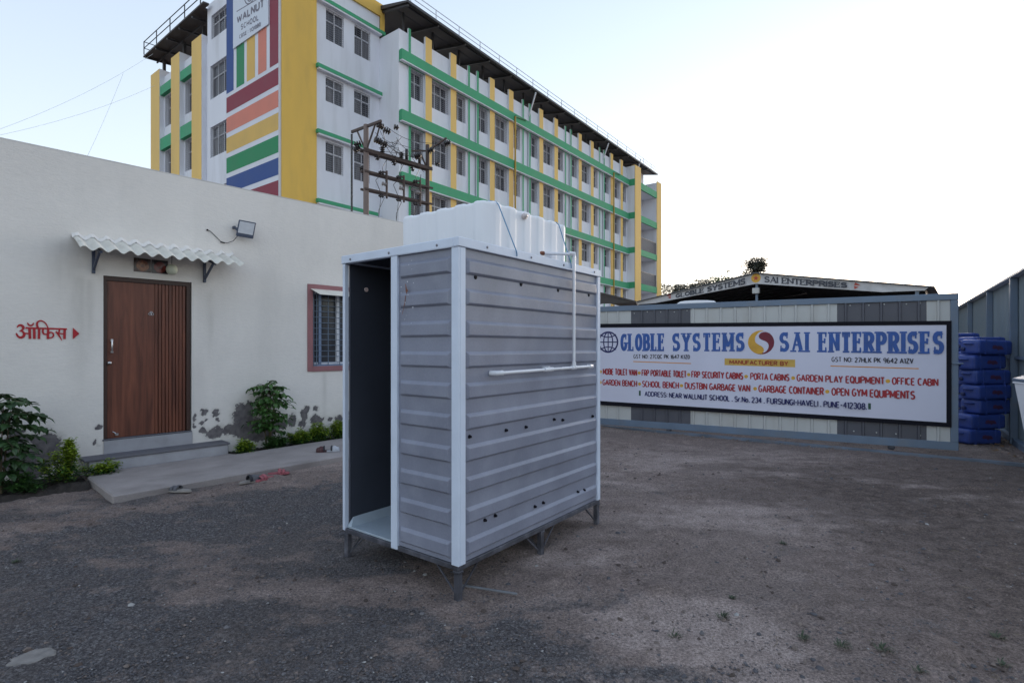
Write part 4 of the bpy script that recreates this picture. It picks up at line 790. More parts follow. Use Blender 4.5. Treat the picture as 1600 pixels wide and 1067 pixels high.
# ------------------------------------------------------------------ blue jerrycans stacked by the fence
M_can = pm('blue_hdpe', (.035, .075, .33), .5, .2, 3, .08, 30, dirt=.6, dcol=(.06, .09, .24), dscale=5); M_canm = pm('faded_orange_mark', (.09, .035, .09), .6, .3, 25); M_cap = pm('can_cap', (.02, .03, .11), .5, .1, 20)
def make_can():
    r = thing('jerrycan', '-', 'jerrycan', (0, 0, 0))
    b = MB(); b.box(-.33, .31, -.17, .17, .003, .243); bd = b.build('can_body', M_can, r, bevel=.06, seg=5)
    for f in bd.data.polygons: f.use_smooth = True
    b = MB()
    for x in (-.20, .18): b.box(x - .012, x + .012, -.173, .173, .001, .2455)
    ob = b.build('band', M_can, r, bevel=.05, seg=4)
    b = MB(); P = lambda x, z, l: (x, -.1712, z); r2 = random.Random(4); vs = [P(.02 + .12 * math.cos(t) * r2.uniform(.6, 1.1), .12 + .045 * math.sin(t) * r2.uniform(.5, 1.1), 0) for t in np.linspace(0, 6.28, 22)[:-1]]; b.add(vs, [tuple(range(21))]); b.build('faded_mark', M_canm, r)
    b = MB(); b.tube([(-.315, -.06, .17), (-.36, -.055, .175), (-.37, 0, .178), (-.36, .055, .175), (-.315, .06, .17)], .017, 8); b.build('handle', M_can, r)
    b = MB(); b.lathe([(.03, -.02), (.032, .03), (.026, .034), (0, .034)], (-.325, .09, .085), (-1, 0, 0), 14); b.build('cap', M_cap, r)
    return r
can0 = make_can(); first = [True]; CANG = 'blue jerrycans stacked by the fence'
def put_can(px, Y, z, dr, label, tz=0):
    o = can0 if first[0] else copy_thing(can0); first[0] = False
    o.location = ((px - 800) / 835 * Y, Y, z); o.rotation_euler = (0, rad(tz), rad(dr)); o['label'] = label; o['group'] = CANG
FR = ['bottom', 'second from the bottom', 'third from the bottom', 'middle', 'third from the top', 'second from the top', 'top']
FR = ['lowest blue jerrycan of the front stack resting on the dirt', 'second lowest blue jerrycan in the front stack, shifted left', 'third blue jerrycan from the bottom of the front stack, jutting right', 'middle blue jerrycan of the front stack beside the gate end',
      'third blue jerrycan from the top of the front stack, darkest face', 'second blue jerrycan from the top of the front stack', 'topmost blue jerrycan of the front stack beside the fence']
for k, (px, z, dr) in enumerate(((1525, .0, 9), (1531, .245, 6), (1541, .49, 10), (1541, .735, 8), (1539, .98, 5), (1533, 1.225, 9), (1541, 1.47, 7))): put_can(px, 8.92 + .02 * (k % 3), z, dr, FR[k], (1.5, -1, .8, -1.2, .5, -1, 1.8)[k])
b2i = 0
for (px, Y, z, dr, lab) in ((1534, 9.55, 1.53, 6, 'blue jerrycan seen edge on just behind the topmost front one'), (1521, 9.6, 1.275, 12, 'blue jerrycan behind the front stack, second layer down'), (1520, 9.58, 1.02, 14, 'blue jerrycan behind the front stack, third layer down'), (1520, 9.62, .765, 11, 'blue jerrycan behind the front stack, fourth layer down'), (1519, 9.58, .51, 13, 'blue jerrycan behind the front stack, fifth layer down'), (1518, 9.6, .255, 10, 'blue jerrycan behind the front stack, sixth layer down'), (1517, 9.6, 0.0, 10, 'lowest blue jerrycan of the rear stack on the dirt'),
        (1497, 10.3, 1.62, 8, 'highest blue jerrycan showing above the rear stack beside the gate corner'), (1497, 10.3, 1.375, 8, 'blue jerrycan under the highest one near the gate corner')):
    put_can(px, Y, z, dr, lab)
# white swing bin at the right edge
bn = thing('swing_bin', 'white tapered swing bin on a black pivot frame at the right edge', 'bin', (6.67, 6.6, -.07), rad(-20))
b = MB(); t = [(-.27, -.24, 1.20), (.27, -.24, 1.20), (.27, .24, 1.20), (-.27, .24, 1.20)]; q = [(-.19, -.16, .50), (.19, -.16, .50), (.19, .16, .50), (-.19, .16, .50)]
b.frustum(t, q); b.box(-.285, .285, -.255, .255, 1.20, 1.225); b.build('bin_body', M_plast, bn, bevel=.025, seg=2)
b = MB(); b.box(-.285, .285, -.255, .255, 1.228, 1.265); b.frustum([(-.28, -.25, 1.266), (.28, -.25, 1.266), (.28, .25, 1.266), (-.28, .25, 1.266)], [(-.2, -.17, 1.31), (.2, -.17, 1.31), (.2, .17, 1.31), (-.2, .17, 1.31)]); b.build('lid', M_steel_blue, bn, bevel=.006)
b = MB(); b.tube([(-.27, 0, .52), (.33, 0, .52)], .018, 8); b.tube([(.33, -.22, .07), (.33, 0, .62), (.33, .22, .07)], .018, 8); b.tube([(.31, -.22, .085), (.31, .22, .085)], .018, 8); b.build('stand', M_blksteel, bn)
# rubble and dry leaves along the fence and gate foot
def rubble():
    P = []; S = []
    for k in range(520):
        f = nrng.random(); 
        if k < 300: x = 7.3 + f * 2.0; y = 7.6 + nrng.random() * 1.6 + (x - 7.3) * .1
        else: f *= 6.2; x = 6.6 - .873 * f; y = 7.86 + .488 * f - .12 - .25 * nrng.random()
        P.append((x, y, .008)); S.append(.012 + .03 * nrng.random() ** 2 if k < 300 else .006 + .014 * nrng.random() ** 2)
    P = np.array(P); S = np.array(S); stones_mesh('rubble', P, S, [pm('rubble_brown', (.13, .105, .09), .9, .3, 20), pm('rubble_pale', (.26, .22, .19), .9, .3, 20), pm('dry_leaf', (.17, .105, .06), .9, .3, 20)], nrng.integers(0, 3, len(P)), 'rubble and dry litter along the foot of the gate and fence', 'rubble')
rubble()

# ------------------------------------------------------------------ open gabled shed behind the gate
SHO = (13.27, 17.0, 0); SHD = np.array((7.96, -6.81)); SHL = 10.47; SHROT = math.atan2(-6.81, 7.96)     # local x runs left->right along the front, origin at the right end
sh = thing('open_shed', 'open gable roofed shed with lettered grey fascia behind the gate', 'shed', SHO, SHROT)
XL, XA, ZE, ZA = -10.47, -5.14, 3.52, 4.40
b = MB()
for (xa, za, xb, zb) in ((XL - .15, ZE - .03, XA, ZA), (XA, ZA, .15, ZE - .03)):
    v = [(xa, -.35, za), (xb, -.35, zb), (xb, 9, zb), (xa, 9, za)]; v2 = [(x, y, z - .035) for x, y, z in v]; b.add(v + v2, [(0, 1, 2, 3), (7, 6, 5, 4), (0, 4, 5, 1), (2, 6, 7, 3), (0, 3, 7, 4), (1, 5, 6, 2)])
b.build('roof', pm('shed_roof', (.10, .105, .115), .6, .15, 2), sh)
b = MB(); y0, y1 = -.26, -.2
for pts in ([(XL, ZE - .09), (XL + 1.3, ZE - .05), (XA, ZA - .42), (XA, ZA - .045), (XL, ZE - .04)], [(XA, ZA - .42), (-1.2, 3.40), (-.1, 3.38), (0, ZE - .04), (XA, ZA - .045)]):
    n = len(pts); v = [(x, y0, z) for x, z in pts] + [(x, y1, z) for x, z in pts]; b.add(v, [tuple(range(n)), tuple(range(n, 2 * n))[::-1]] + [(i, n + i, n + (i + 1) % n, (i + 1) % n) for i in range(n)])
b.build('fascia', pm('fascia_grey', (.52, .52, .54), .6, .1, 1.2, dirt=.4, dcol=(.2, .19, .19), dscale=3), sh)
PF2 = lambda x, z, l: (x, -.262 - l * .0008, z)
b = MB(); text(b, 'GLOBLE SYSTEMS', -8.3, -5.5, 3.62, 3.79, 3.99, 4.23, PF2, sw=.24, gap=.2, slab=True); text(b, 'SAI ENTERPRISES', -4.85, -2.18, 4.01, 4.24, 3.60, 3.79, PF2, sw=.24, gap=.2, slab=True); b.build('lettering', pm('fascia_letters', (.045, .05, .07), .6), sh)
b = MB(); disc(b, XA, 4.19, .17, PF2, 1); b.build('round_emblem', M_lyel, sh)
b = MB(); rr = random.Random(5)
for k in range(5): a = k * 72 + 15; ribbon(b, [(XA, 4.19), (XA + .09 * math.cos(rad(a)), 4.19 + .09 * math.sin(rad(a)))], [.07, .02], PF2, 3 + k)
for (cx, cz, s) in ((-8.6, 3.74, 1), (-1.9, 3.68, -1)):
    b.add([PF2(cx + s * .10, cz + .03 * s * 0, 2), PF2(cx + s * -.10, cz - .02, 2), PF2(cx + s * .06, cz + .10, 2)], [(0, 1, 2)]); b.add([PF2(cx + s * .10, cz - .02, 3), PF2(cx - s * .04, cz - .06, 3), PF2(cx + s * .08, cz - .13, 3)], [(0, 1, 2)])
b.build('red_mark', pm('fascia_red', (.42, .06, .04), .6), sh)
b = MB(); b.box(XA - .04, XA + .04, -.18, -.10, 0, ZA - .06); b.build('post', M_steel_blue, sh)
for x in (XL + .3, -.3): b = MB(); b.box(x - .05, x + .05, -.18, -.08, 0, ZE - .1); b.build('post', M_steel_blue, sh)
b = MB(); b.box(XA - .12, XA + .12, -.32, -.19, 3.61, 3.82); b.build('lamp_box', M_gwhite, sh, bevel=.01)
b = MB(); b.add([(XL, 8.9, 0), (0, 8.9, 0), (0, 8.9, ZE), (XA, 8.9, ZA - .05), (XL, 8.9, ZE)], [(0, 1, 2, 3, 4)])
for x in (XL + .1, -.1): b.add([(x, 0.2, 0), (x, 8.9, 0), (x, 8.9, ZE - .05), (x, .2, ZE - .05)], [(0, 1, 2, 3)])
b.build('back_wall', M_dksteel, sh)
b = MB()
for k in range(9):
    yy = .2 + k * 1.05; b.beam((XL + .1, yy, ZE - .12), (XA, yy, ZA - .14), .06); b.beam((XA, yy, ZA - .14), (-.1, yy, ZE - .12), .06)
b.build('purlins', M_dksteel, sh)
lt = thing('lean_to_roof', 'dark lean-to roof on a thin post beside the toilet cabin and gate', 'roof', (2.0, 17.2, 0), rad(-16))
b = MB(); v = [(-1.2, 0, 3.90), (1.95, 0, 3.03), (1.95, 3.5, 2.98), (-1.2, 3.5, 3.85)]; v += [(x, y, z - .05) for x, y, z in v]; b.add(v, [(0, 1, 2, 3), (7, 6, 5, 4), (0, 4, 5, 1), (1, 5, 6, 2), (2, 6, 7, 3), (3, 7, 4, 0)]); b.build('roof_sheet', M_dkroof, lt)
b = MB(); b.add([(-1.2, .03, 3.84), (1.9, .03, 2.99), (1.2, .03, 2.97), (-1.2, .03, 2.93)], [(0, 1, 2, 3)]); b.build('gable_sheet', M_dkroof, lt)
b = MB(); b.box(.25, .31, .1, .16, 0, 3.1); b.box(-1, -.94, .1, .16, 0, 3.3); b.build('post', M_dksteel, lt)
cb = thing('cabin', 'white cabin behind the gate with only its rounded roof showing', 'cabin', (4.16, 12.2, 0), rad(-10))
b = MB(); b.box(-.36, .36, -.3, .5, 0, 2.50); b.build('cabin_wall', M_gwhite, cb, bevel=.03)
b = MB(); prof = [(-.42, 2.51), (-.41, 2.56), (-.36, 2.605), (-.25, 2.625), (0, 2.635), (.25, 2.63), (.38, 2.615), (.42, 2.57), (.42, 2.51)]
n = len(prof); v = [(x, -.35, z) for x, z in prof] + [(x, .55, z) for x, z in prof]; b.add(v, [tuple(range(n))[::-1], tuple(range(n, 2 * n))] + [(i, (i + 1) % n, n + (i + 1) % n, n + i) for i in range(n)], 0); b.build('roof', M_plast, cb, bevel=.015)

# ------------------------------------------------------------------ electricity H-pole behind the office
PA = Vector((-4.642, 17.0, 0)); PBv = Vector((-2.956, 18.7, 0)); M_pole = pm('rusty_pole', (.075, .05, .043), .7, .3, 6, .2, 30, stretch=.3); M_ins = pm('brown_porcelain', (.018, .012, .013), .25, .2, 10)
M_conpole = pm('weathered_pole', (.20, .155, .14), .85, .2, 4, .2, 30, stretch=.3)
pole = thing('power_pole', 'rusty two legged electricity pole structure with dark insulators above the office', 'power pole', PA)
B_ = PBv - PA; ax_ = B_.normalized(); pr_ = Vector((.81, -.585, 0))
def PP(f, z, o=0): return B_ * f + pr_ * o + Vector((0, 0, z))
b = MB(); b.tube([PP(0, 0), PP(0, 8.0), PP(0, 8.66)], [.10, .082, .078], 10); b.build('pole', M_conpole, pole)
b = MB(); b.tube([PP(1, 0), PP(1, 8.66)], [.085, .07], 10); b.build('pole', M_pole, pole)
for (z, w_, f0, f1) in ((7.83, .11, -.06, 1.05), (7.16, .06, -.05, 1.06), (6.60, .06, -.05, 1.05)):
    b = MB(); b.beam(PP(f0, z, -.09), PP(f1, z, -.09), .07, w_); b.beam(PP(f0, z, .09), PP(f1, z, .09), .05, w_); b.build('crossbeam', M_pole, pole)
b = MB(); b.beam(PP(0, 8.60, -.72), PP(0, 8.60, .72), .06, .08); b.beam(PP(0, 7.85, .02), PP(0, 8.58, .45), .04); b.beam(PP(0, 7.85, -.02), PP(0, 8.58, -.45), .04); b.build('crossarm', M_pole, pole)
b = MB(); b.beam(PP(0, 8.6, .72), PP(.06, 8.2, .3), .035); b.beam(PP(1, 7.8, 0), PP(.86, 8.35, 0), .04); b.beam(PP(1, 8.45, .0), PP(1.02, 8.72, .85), .05); b.beam(PP(1, 8.45, 0), PP(.90, 8.5, -.5), .05); b.build('strut', M_pole, pole)
def insul(p, ax, n=3, r=.10, st=.075):
    b = MB(); prof = [(0, 0)]
    for k in range(n): h = k * st; prof += [(.03, h), (r, h + .012), (r * .96, h + .028), (.03, h + .05)]
    prof += [(.025, n * st), (0, n * st)]; b.lathe(prof, p, ax, 12); b.build('insulator', M_ins, pole)
for (f, z, o, a) in ((0, 8.54, .55, (.5, .5, -.12)), (.04, 8.36, .72, (.6, .4, -.1)), (0, 8.1, .42, (.5, .45, -.1)), (.05, 8.0, .55, (.55, .4, -.1)), (0, 8.0, -.35, (-.3, -.3, -.3)), (-.02, 8.1, -.2, (-.5, -.2, -.2))): insul(PP(f, z, o), a, 3)
for (f, o) in ((.22, .09), (.52, .09)): insul(PP(f, 7.90, o), (0, 0, 1), 3, .08, .065)
for (f, z, o) in ((.74, 8.06, .10), (.92, 8.33, .22), (1.10, 8.62, .55)): insul(PP(f, z, o), (.75, -.1, .25), 4, .115, .06)
for f in (.62, .84): b = MB(); b.lathe([(0, 0), (.05, 0), (.05, .36), (0, .38)], PP(f, 7.9, .05), (0, 0, 1), 10); b.build('arrester', M_ins, pole)
for f in (.27, .545, .82):                      # drop-out switches between the lower beams
    b = MB(); b.beam(PP(f, 6.42, .14), PP(f, 7.32, .14), .045, .06); b.beam(PP(f, 7.26, .14), PP(f - .07, 7.25, .14), .05); b.beam(PP(f, 6.52, .14), PP(f - .07, 6.5, .14), .05); b.build('switch_frame', M_pole, pole)
    for z, n in ((7.22, 2), (6.46, 2)): insul(PP(f - .06, z, .16), -ax_ + Vector((0, 0, -.1)), n, .06, .085)
    for z in (6.86,):
        b = MB(); b.lathe([(0, 0), (.02, 0), (.065, .02), (.065, .04), (.02, .06), (.02, .09), (.065, .11), (.065, .13), (.02, .15), (0, .15)], PP(f - .02, z, .17), -ax_, 12); b.build('fuse', pm('grey_porcelain', (.22, .2, .2), .3), pole)
def wire(pts, r=.009, name='lead', sag=.0):
    out = []
    for i in range(len(pts) - 1):
        p, q = Vector(pts[i]), Vector(pts[i + 1])
        for k in range(6): t = k / 6; out.append(p.lerp(q, t) - Vector((0, 0, sag * 4 * t * (1 - t))))
    out.append(Vector(pts[-1])); b = MB(); b.tube(out, r, 5); b.build(name, M_ins, pole)
wire([PP(.0, 8.5, .75), PP(.22, 8.0, .3), PP(.5, 8.55, .15)], .009, sag=.05); wire([PP(.02, 8.4, .9), PP(.5, 8.40, .5), PP(1.1, 8.62, .6)], .008, sag=.04)
wire([PP(.02, 8.1, .7), PP(.35, 8.2, .4), PP(.92, 8.35, .3)], .008, sag=.05); wire([PP(.05, 8.0, .7), PP(.4, 7.95, .3), PP(.74, 8.06, .15)], .008, sag=.03)
wire([PP(0, 8.0, .6), PP(.22, 8.1, .2)], .008, sag=.1); wire([PP(.33, 8.3, .2), PP(.44, 7.95, .1)], .008)
for f in (.27, .545, .82): wire([PP(f - .08, 7.2, .2), PP(f - .19, 6.9, .2), PP(f - .1, 6.5, .2)], .009, sag=.0); wire([PP(f - .1, 6.45, .18), PP(f - .13, 5.6, .14)], .008); wire([PP(f - .02, 6.45, .1), PP(f - .11, 6.0, .1), PP(f - .11, 5.5, .1)], .008)
wire([PP(.30, 7.75, .05), PP(.28, 7.2, .05)], .007); wire([PP(.55, 7.75, .0), PP(.54, 7.3, .0)], .007); wire([PP(.92, 7.6, -.1), PP(.9, 7.3, -.1)], .012); wire([PP(1, 8.3, .0), PP(.95, 7.8, .08)], .01, sag=.06)
wire([PP(-.12, 8.35, -.3), PP(-.12, 7, -.3), PP(-.12, 4, -.3), PP(-.12, 0, -.3)], .035, name='cable')
def span(name, p, q, r, sag, label):
    p, q = Vector(p), Vector(q); b = MB(); b.tube([p.lerp(q, k / 24) - Vector((0, 0, sag * 4 * k / 24 * (1 - k / 24))) for k in range(25)], r, 5); tag(b.build(name, pm('thin_wire', (.68, .72, .78), .5), None), label, 'wire', 'thin wires in the left sky')
for (f, z, o, a) in ((.10, 7.70, .18, (.3, .3, -.9)), (.36, 7.68, .18, (.3, .3, -.9)), (.66, 7.66, .18, (.3, .3, -.9)), (.03, 7.3, -.2, (-.4, -.3, .1)), (.12, 8.45, .95, (.6, .4, 0)), (1.03, 7.95, .3, (.6, .2, .2))): insul(PP(f, z, o), a, 2, .085)
for k in range(9): r2 = random.Random(k); wire([PP(r2.uniform(0, .5), r2.uniform(7.9, 8.5), r2.uniform(0, .6)), PP(r2.uniform(.2, .6), r2.uniform(7.9, 8.3), .2), PP(r2.uniform(.3, .95), r2.uniform(7.6, 8.2), .12)], .007, sag=.06)
for k in range(3): wire([PP(.27 * (k + 1), 7.7, .15), PP(.27 * (k + 1) - .09, 7.35, .2), PP(.27 * (k + 1) - .03, 6.95, .18)], .008)
span('overhead_wire', (-20.5, 30.5, 18.3), (-22.6, 22.5, 10.4), .006, .35, 'upper thin wire slanting from the school corner to the left edge')
span('overhead_wire', (-20.9, 31.3, 16.9), (-22.6, 22.5, 10.3), .006, .3, 'lower thin wire slanting from the school wall to the left edge')
span('overhead_wire', (-20.3, 27.9, 15.86), (-20.5, 25.7, 10.6), .006, .12, 'steep thin wire dropping behind the office roof')

# ------------------------------------------------------------------ school building
CX, CY = -360 / 835 * 24.5, 24.5; SROT = math.atan2(.79552, .60593)
school = thing('school_building', 'tall white five storey school with green bands, yellow pilasters and colour stripes', 'building', (CX, CY, 0), SROT)
FR_ = lambda y: (lambda u, z, d: (u, y + d, z)); FL_ = lambda x: (lambda u, z, d: (x + d, u, z))
def open_wall(b, u0, u1, z0, z1, ops, P, m=0):
    us = sorted({u0, u1} | {o[k] for o in ops for k in (0, 1)}); zs = sorted({z0, z1} | {o[k] for o in ops for k in (2, 3)})
    for i in range(len(us) - 1):
        for j in range(len(zs) - 1):
            cu, cz = (us[i] + us[i + 1]) / 2, (zs[j] + zs[j + 1]) / 2
            if any(o[0] < cu < o[1] and o[2] < cz < o[3] for o in ops): continue
            b.add([P(us[i], zs[j], 0), P(us[i + 1], zs[j], 0), P(us[i + 1], zs[j + 1], 0), P(us[i], zs[j + 1], 0)], [(0, 1, 2, 3)], m)
    for (a, c, e, g, d) in ops:
        for q in ([(a, e, 0), (a, e, d), (a, g, d), (a, g, 0)], [(c, e, 0), (c, g, 0), (c, g, d), (c, e, d)], [(a, g, 0), (a, g, d), (c, g, d), (c, g, 0)], [(a, e, 0), (c, e, 0), (c, e, d), (a, e, d)], [(a, e, d), (c, e, d), (c, g, d), (a, g, d)]):
            b.add([P(*p) for p in q], [(0, 1, 2, 3)], m)
wcount = [0]
def window(u0, u1, z0, z1, P, d, r2, style=0):
    """frame and grille in one mesh, pane behind it"""
    b = MB(); t = .055
    def bar(a, c, e, g, f0, f1, m=0):
        v = [P(x, z, f) for f in (f0, f1) for z in (e, g) for x in (a, c)]; b.add(v, [(0, 1, 3, 2), (4, 6, 7, 5), (0, 4, 5, 1), (2, 3, 7, 6), (0, 2, 6, 4), (1, 5, 7, 3)], m)
    D0, D1 = d - .09, d - .03; zt = z1 - (z1 - z0) * .36
    bar(u0, u0 + t, z0, z1, D0, D1); bar(u1 - t, u1, z0, z1, D0, D1); bar(u0 + t, u1 - t, z0, z0 + t, D0, D1); bar(u0 + t, u1 - t, z1 - t, z1, D0, D1)
    bar(u0 + t, u1 - t, zt - .03, zt + .03, D0, D1)
    nm = 1 if (u1 - u0) < 1.25 else 2
    for k in range(nm): x = u0 + (u1 - u0) * (k + 1) / (nm + 1); bar(x - .025, x + .025, z0 + t, z1 - t, D0 + .002, D1 - .002)
    g0, g1 = .02, .035
    k = z0 + .1
    while k < z1 - .05: bar(u0 + .01, u1 - .01, k, k + .008, g0, g1, 1); k += .11
    for k in range(int((u1 - u0) / .3)): x = u0 + .15 + k * .3; bar(x, x + .01, z0, z1, g0 + .016, g1 + .014, 1)
    w_ = b.build('window', [M_wfr, M_grl], school)
    p = MB(); xs = [u0 + t] + [u0 + (u1 - u0) * (k + 1) / (nm + 1) for k in range(nm)] + [u1 - t]
    for i in range(len(xs) - 1):
        for (e, g) in ((z0 + t, zt), (zt, z1 - t)):
            o = r2.uniform(-.004, .004); cur = r2.random() < .33; p.add([P(xs[i], e, d - .05 + o), P(xs[i + 1], e, d - .05 - o), P(xs[i + 1], g, d - .05 - o), P(xs[i], g, d - .05 + o)], [(0, 1, 2, 3)], 1 if cur else 0)
    p.build('pane', [M_glass, M_glass2], w_)
def pbox(b, P, u0, u1, z0, z1, d0, d1, m=0):
    v = [P(x, z, f) for f in (d0, d1) for z in (z0, z1) for x in (u0, u1)]; b.add(v, [(0, 1, 3, 2), (4, 6, 7, 5), (0, 4, 5, 1), (2, 3, 7, 6), (0, 2, 6, 4), (1, 5, 7, 3)], m)
R2 = random.Random(21)
# --- stair tower (corner)
TZ = 20.13; PR0 = FR_(0.0); PL0 = FL_(0.0)
rw = [(2.30, 3.33, 16.75, 18.30), (3.97, 4.98, 16.77, 18.30), (2.28, 3.31, 13.70, 14.93), (3.95, 4.96, 13.71, 14.93), (2.28, 3.30, 10.25, 11.74), (3.95, 4.96, 10.25, 11.74), (2.28, 3.30, 6.9, 8.4), (3.95, 4.96, 6.9, 8.4)]
lw = [(5.15, 7.09, 18.12, 19.40), (5.15, 7.2, 14.92, 16.72), (5.15, 7.2, 11.78, 13.42), (5.15, 7.2, 8.5, 10.1)]
b = MB(); open_wall(b, 0, 5.58, 0, TZ, [(*o, .16) for o in rw], PR0); open_wall(b, 0, 7.55, 0, TZ, [(*o, .2) for o in lw], PL0)
b.add([(5.58, 0, 0), (5.58, 7.55, 0), (5.58, 7.55, TZ), (5.58, 0, TZ)], [(0, 1, 2, 3)]); b.add([(0, 7.55, 0), (5.58, 7.55, 0), (5.58, 7.55, TZ), (0, 7.55, TZ)], [(3, 2, 1, 0)]); b.add([(0, 0, TZ), (5.58, 0, TZ), (5.58, 7.55, TZ), (0, 7.55, TZ)], [(0, 1, 2, 3)])
b.build('tower_wall', M_sw, school)
for o in rw: window(*o, PR0, .16, R2)
for o in lw: window(*o, PL0, .2, R2)
b = MB(); b.box(-.02, 1.75, -.07, -.001, 0, TZ + .02); b.build('pilaster', M_yel, school)
b = MB(); b.box(1.7505, 5.85, -.10, -.001, 19.46, TZ + .01); b.box(5.62, 5.86, -.10, -.001, 18.55, 19.4595); b.build('coping', M_yel, school)
for z in (18.56, 15.22, 12.05, 8.7, 5.4):
    b = MB(); b.box(1.7, 5.8 if z > 12.1 else (4.35 if z > 12 else 5.3), -.26, -.0715, z - .12, z + .06, 0); b.box(1.76, 5.57, -.24, -.0015, z - .20, z - .1205, 1); b.build('ledge', [M_grn, M_sw], school)
# striped feature panel on the left face
SX = -.14
b = MB(); b.box(SX, -.002, .015, 5.06, 0, TZ, 0); P = lambda u, z, k: (SX - .004, u, z); PIDX = {'r': 1, 'o': 2, 'y': 3, 'g': 4, 'b': 5}
def stripe(u0, u1, za0, za1, zb0, zb1, c): b.add([P(u0, za0, 0), P(u1, zb0, 0), P(u1, zb1, 0), P(u0, za1, 0)], [(0, 1, 2, 3)], PIDX[c])
for (c, a0, a1) in (('r', 13.57, 14.36), ('o', 12.55, 13.33), ('y', 11.51, 12.30), ('g', 10.48, 11.27), ('b', 9.46, 10.24), ('r', 8.43, 9.21), ('o', 7.4, 8.2), ('y', 6.4, 7.15)): stripe(.02, 5.05, a0, a1, a0, a1, c)
for (c, u0, u1) in (('b', 4.28, 5.05), ('g', 3.19, 3.98), ('y', 2.14, 2.94), ('o', 1.07, 1.84), ('r', .02, .78)): stripe(u0, u1, 14.56, TZ, 14.56, TZ, c)
b.build('striped_panel', [M_swh, M_red, M_org, M_syl, M_sgr, M_blu], school)
# --- left wing
WXL = .10; PLW = FL_(WXL); lo = []
for (u0, u1) in ((9.28, 10.66), (12.08, 13.56)):
    for (z0, z1) in ((15.05, 16.92), (11.75, 13.55), (8.5, 10.2)): lo.append((u0, u1, z0, z1))
b = MB(); open_wall(b, 7.551, 15.06, 0, 18.2, [(*o, .28) for o in lo], PLW); b.add([(WXL, 15.06, 0), (14, 15.06, 0), (14, 15.06, 18.2), (WXL, 15.06, 18.2)], [(0, 1, 2, 3)]); b.add([(WXL, 7.56, 18.2), (14, 7.56, 18.2), (14, 15.06, 18.2), (WXL, 15.06, 18.2)], [(0, 1, 2, 3)])
b.add([(14, 7.6, 0), (14, 15.06, 0), (14, 15.06, 18.2), (14, 7.6, 18.2)], [(0, 1, 2, 3)]); b.build('wing_wall', M_sw, school)
for o in lo: window(*o, PLW, .28, R2)
for (u0, u1, zt) in ((7.9, 9.15, 18.66), (10.78, 11.97, 18.66), (13.70, 15.08, 18.60)):
    b = MB(); b.box(-.16, .45, u0, u1, 0, zt, 0); b.box(-.155, .44, u0 - .002, u0 - .0005, 0, zt - .002, 1); b.build('pilaster', [M_yelpale, M_sw], school)
for (u0, u1) in ((9.152, 10.778), (11.972, 13.698)):
    for (z0, z1) in ((16.97, 17.5), (13.6, 14.31), (10.3, 10.9)): b = MB(); b.box(-.12, .098, u0, u1, z0, z1); b.build('band', M_grn, school)
for (z0, z1) in ((16.95, 17.5), (13.6, 14.25)): b = MB(); b.box(.0, .5, 15.09, 15.35, z0, z1); b.build('band', M_grn, school)
# --- left canopy on the roof
def canopy_mesh(pts_top, th, mats, name, par=None):
    b = MB(); n = len(pts_top); v = list(pts_top) + [(x, y, z - th) for x, y, z in pts_top]; b.add(v, [tuple(range(n)), tuple(range(n, 2 * n))[::-1]] + [(i, (i + 1) % n, n + (i + 1) % n, n + i) for i in range(n)]); return b.build(name, mats, school)
canopy_mesh([(-.45, 6.6, 19.98), (-.45, 15.5, 19.82), (8, 15.5, 20.9), (8, 7.57, 20.9), (-.1, 7.57, 20.03), (-.1, 6.6, 20.03)][0:1] * 0 + [(-.45, 7.0, 19.95), (-.45, 15.45, 19.82), (8, 15.45, 20.7), (8, 7.57, 20.8), (-.15, 7.57, 19.98), (-.15, 7.0, 19.98)], .09, M_dkroof, 'canopy_roof')
b = MB()
for y in (8.5, 10.2, 11.9, 13.6, 15.2): b.beam((-.4, y, 19.68), (8, y, 20.5), .10)
for x in (.3, 1.6, 3, 4.5): b.beam((x, 7.6, 19.74 + x * .1), (x, 15.4, 19.66 + x * .1), .07)
b.build('canopy_frame', M_dksteel, school)
for y in (9.0, 11.6, 14.6): b = MB(); b.box(.35, .5, y - .08, y + .08, 18.2, 19.72); b.build('post', M_dksteel, school)
b = MB()
for y in np.linspace(7.4, 15.4, 5): b.beam((-.42, y, 19.9), (-.42, y, 20.72), .045)
for z in (20.3, 20.7): b.beam((-.42, 7.0, z + .03), (-.42, 15.4, z), .035); b.beam((-.42, 15.4, z), (4, 15.4, z + .3), .035)
b.build('railing', M_dksteel, school)
# --- long right wing
WX, WY, PZ = 5.58, -1.56, 18.25; PW = lambda u, z, d: (WX + u, WY + d, z); WEND = 27.45; ops = []; wins = []; nich = []
floors = ((14.98, 16.52), (11.80, 13.34), (8.58, 10.12), (5.38, 6.90)); rowz = ((17.13, 16.60), (13.98, 13.42), (10.73, 10.22), (7.52, 6.98), (4.3, 3.8))
for k in range(5):
    o = .78 + 5.535 * k
    for (a, c) in ((.04, .98), (1.55, 2.97), (3.52, 4.42)):
        for (z0, z1) in floors:
            if o + c < WEND: wins.append((o + a, o + c, z0, z1))
    if k < 4:
        for i, (z0, z1) in enumerate(((13.99, 16.45), (10.74, 13.3), (7.53, 10.1))): nich.append((o + 4.84, o + 5.46, z0 + .12, z1 + .06, .07))
b = MB(); open_wall(b, 0, WEND, 0, PZ, [(*w_, .30) for w_ in wins] + nich, PW)
b.add([(WX, WY, 0), (WX, 0, 0), (WX, 0, PZ), (WX, WY, PZ)], [(3, 2, 1, 0)])
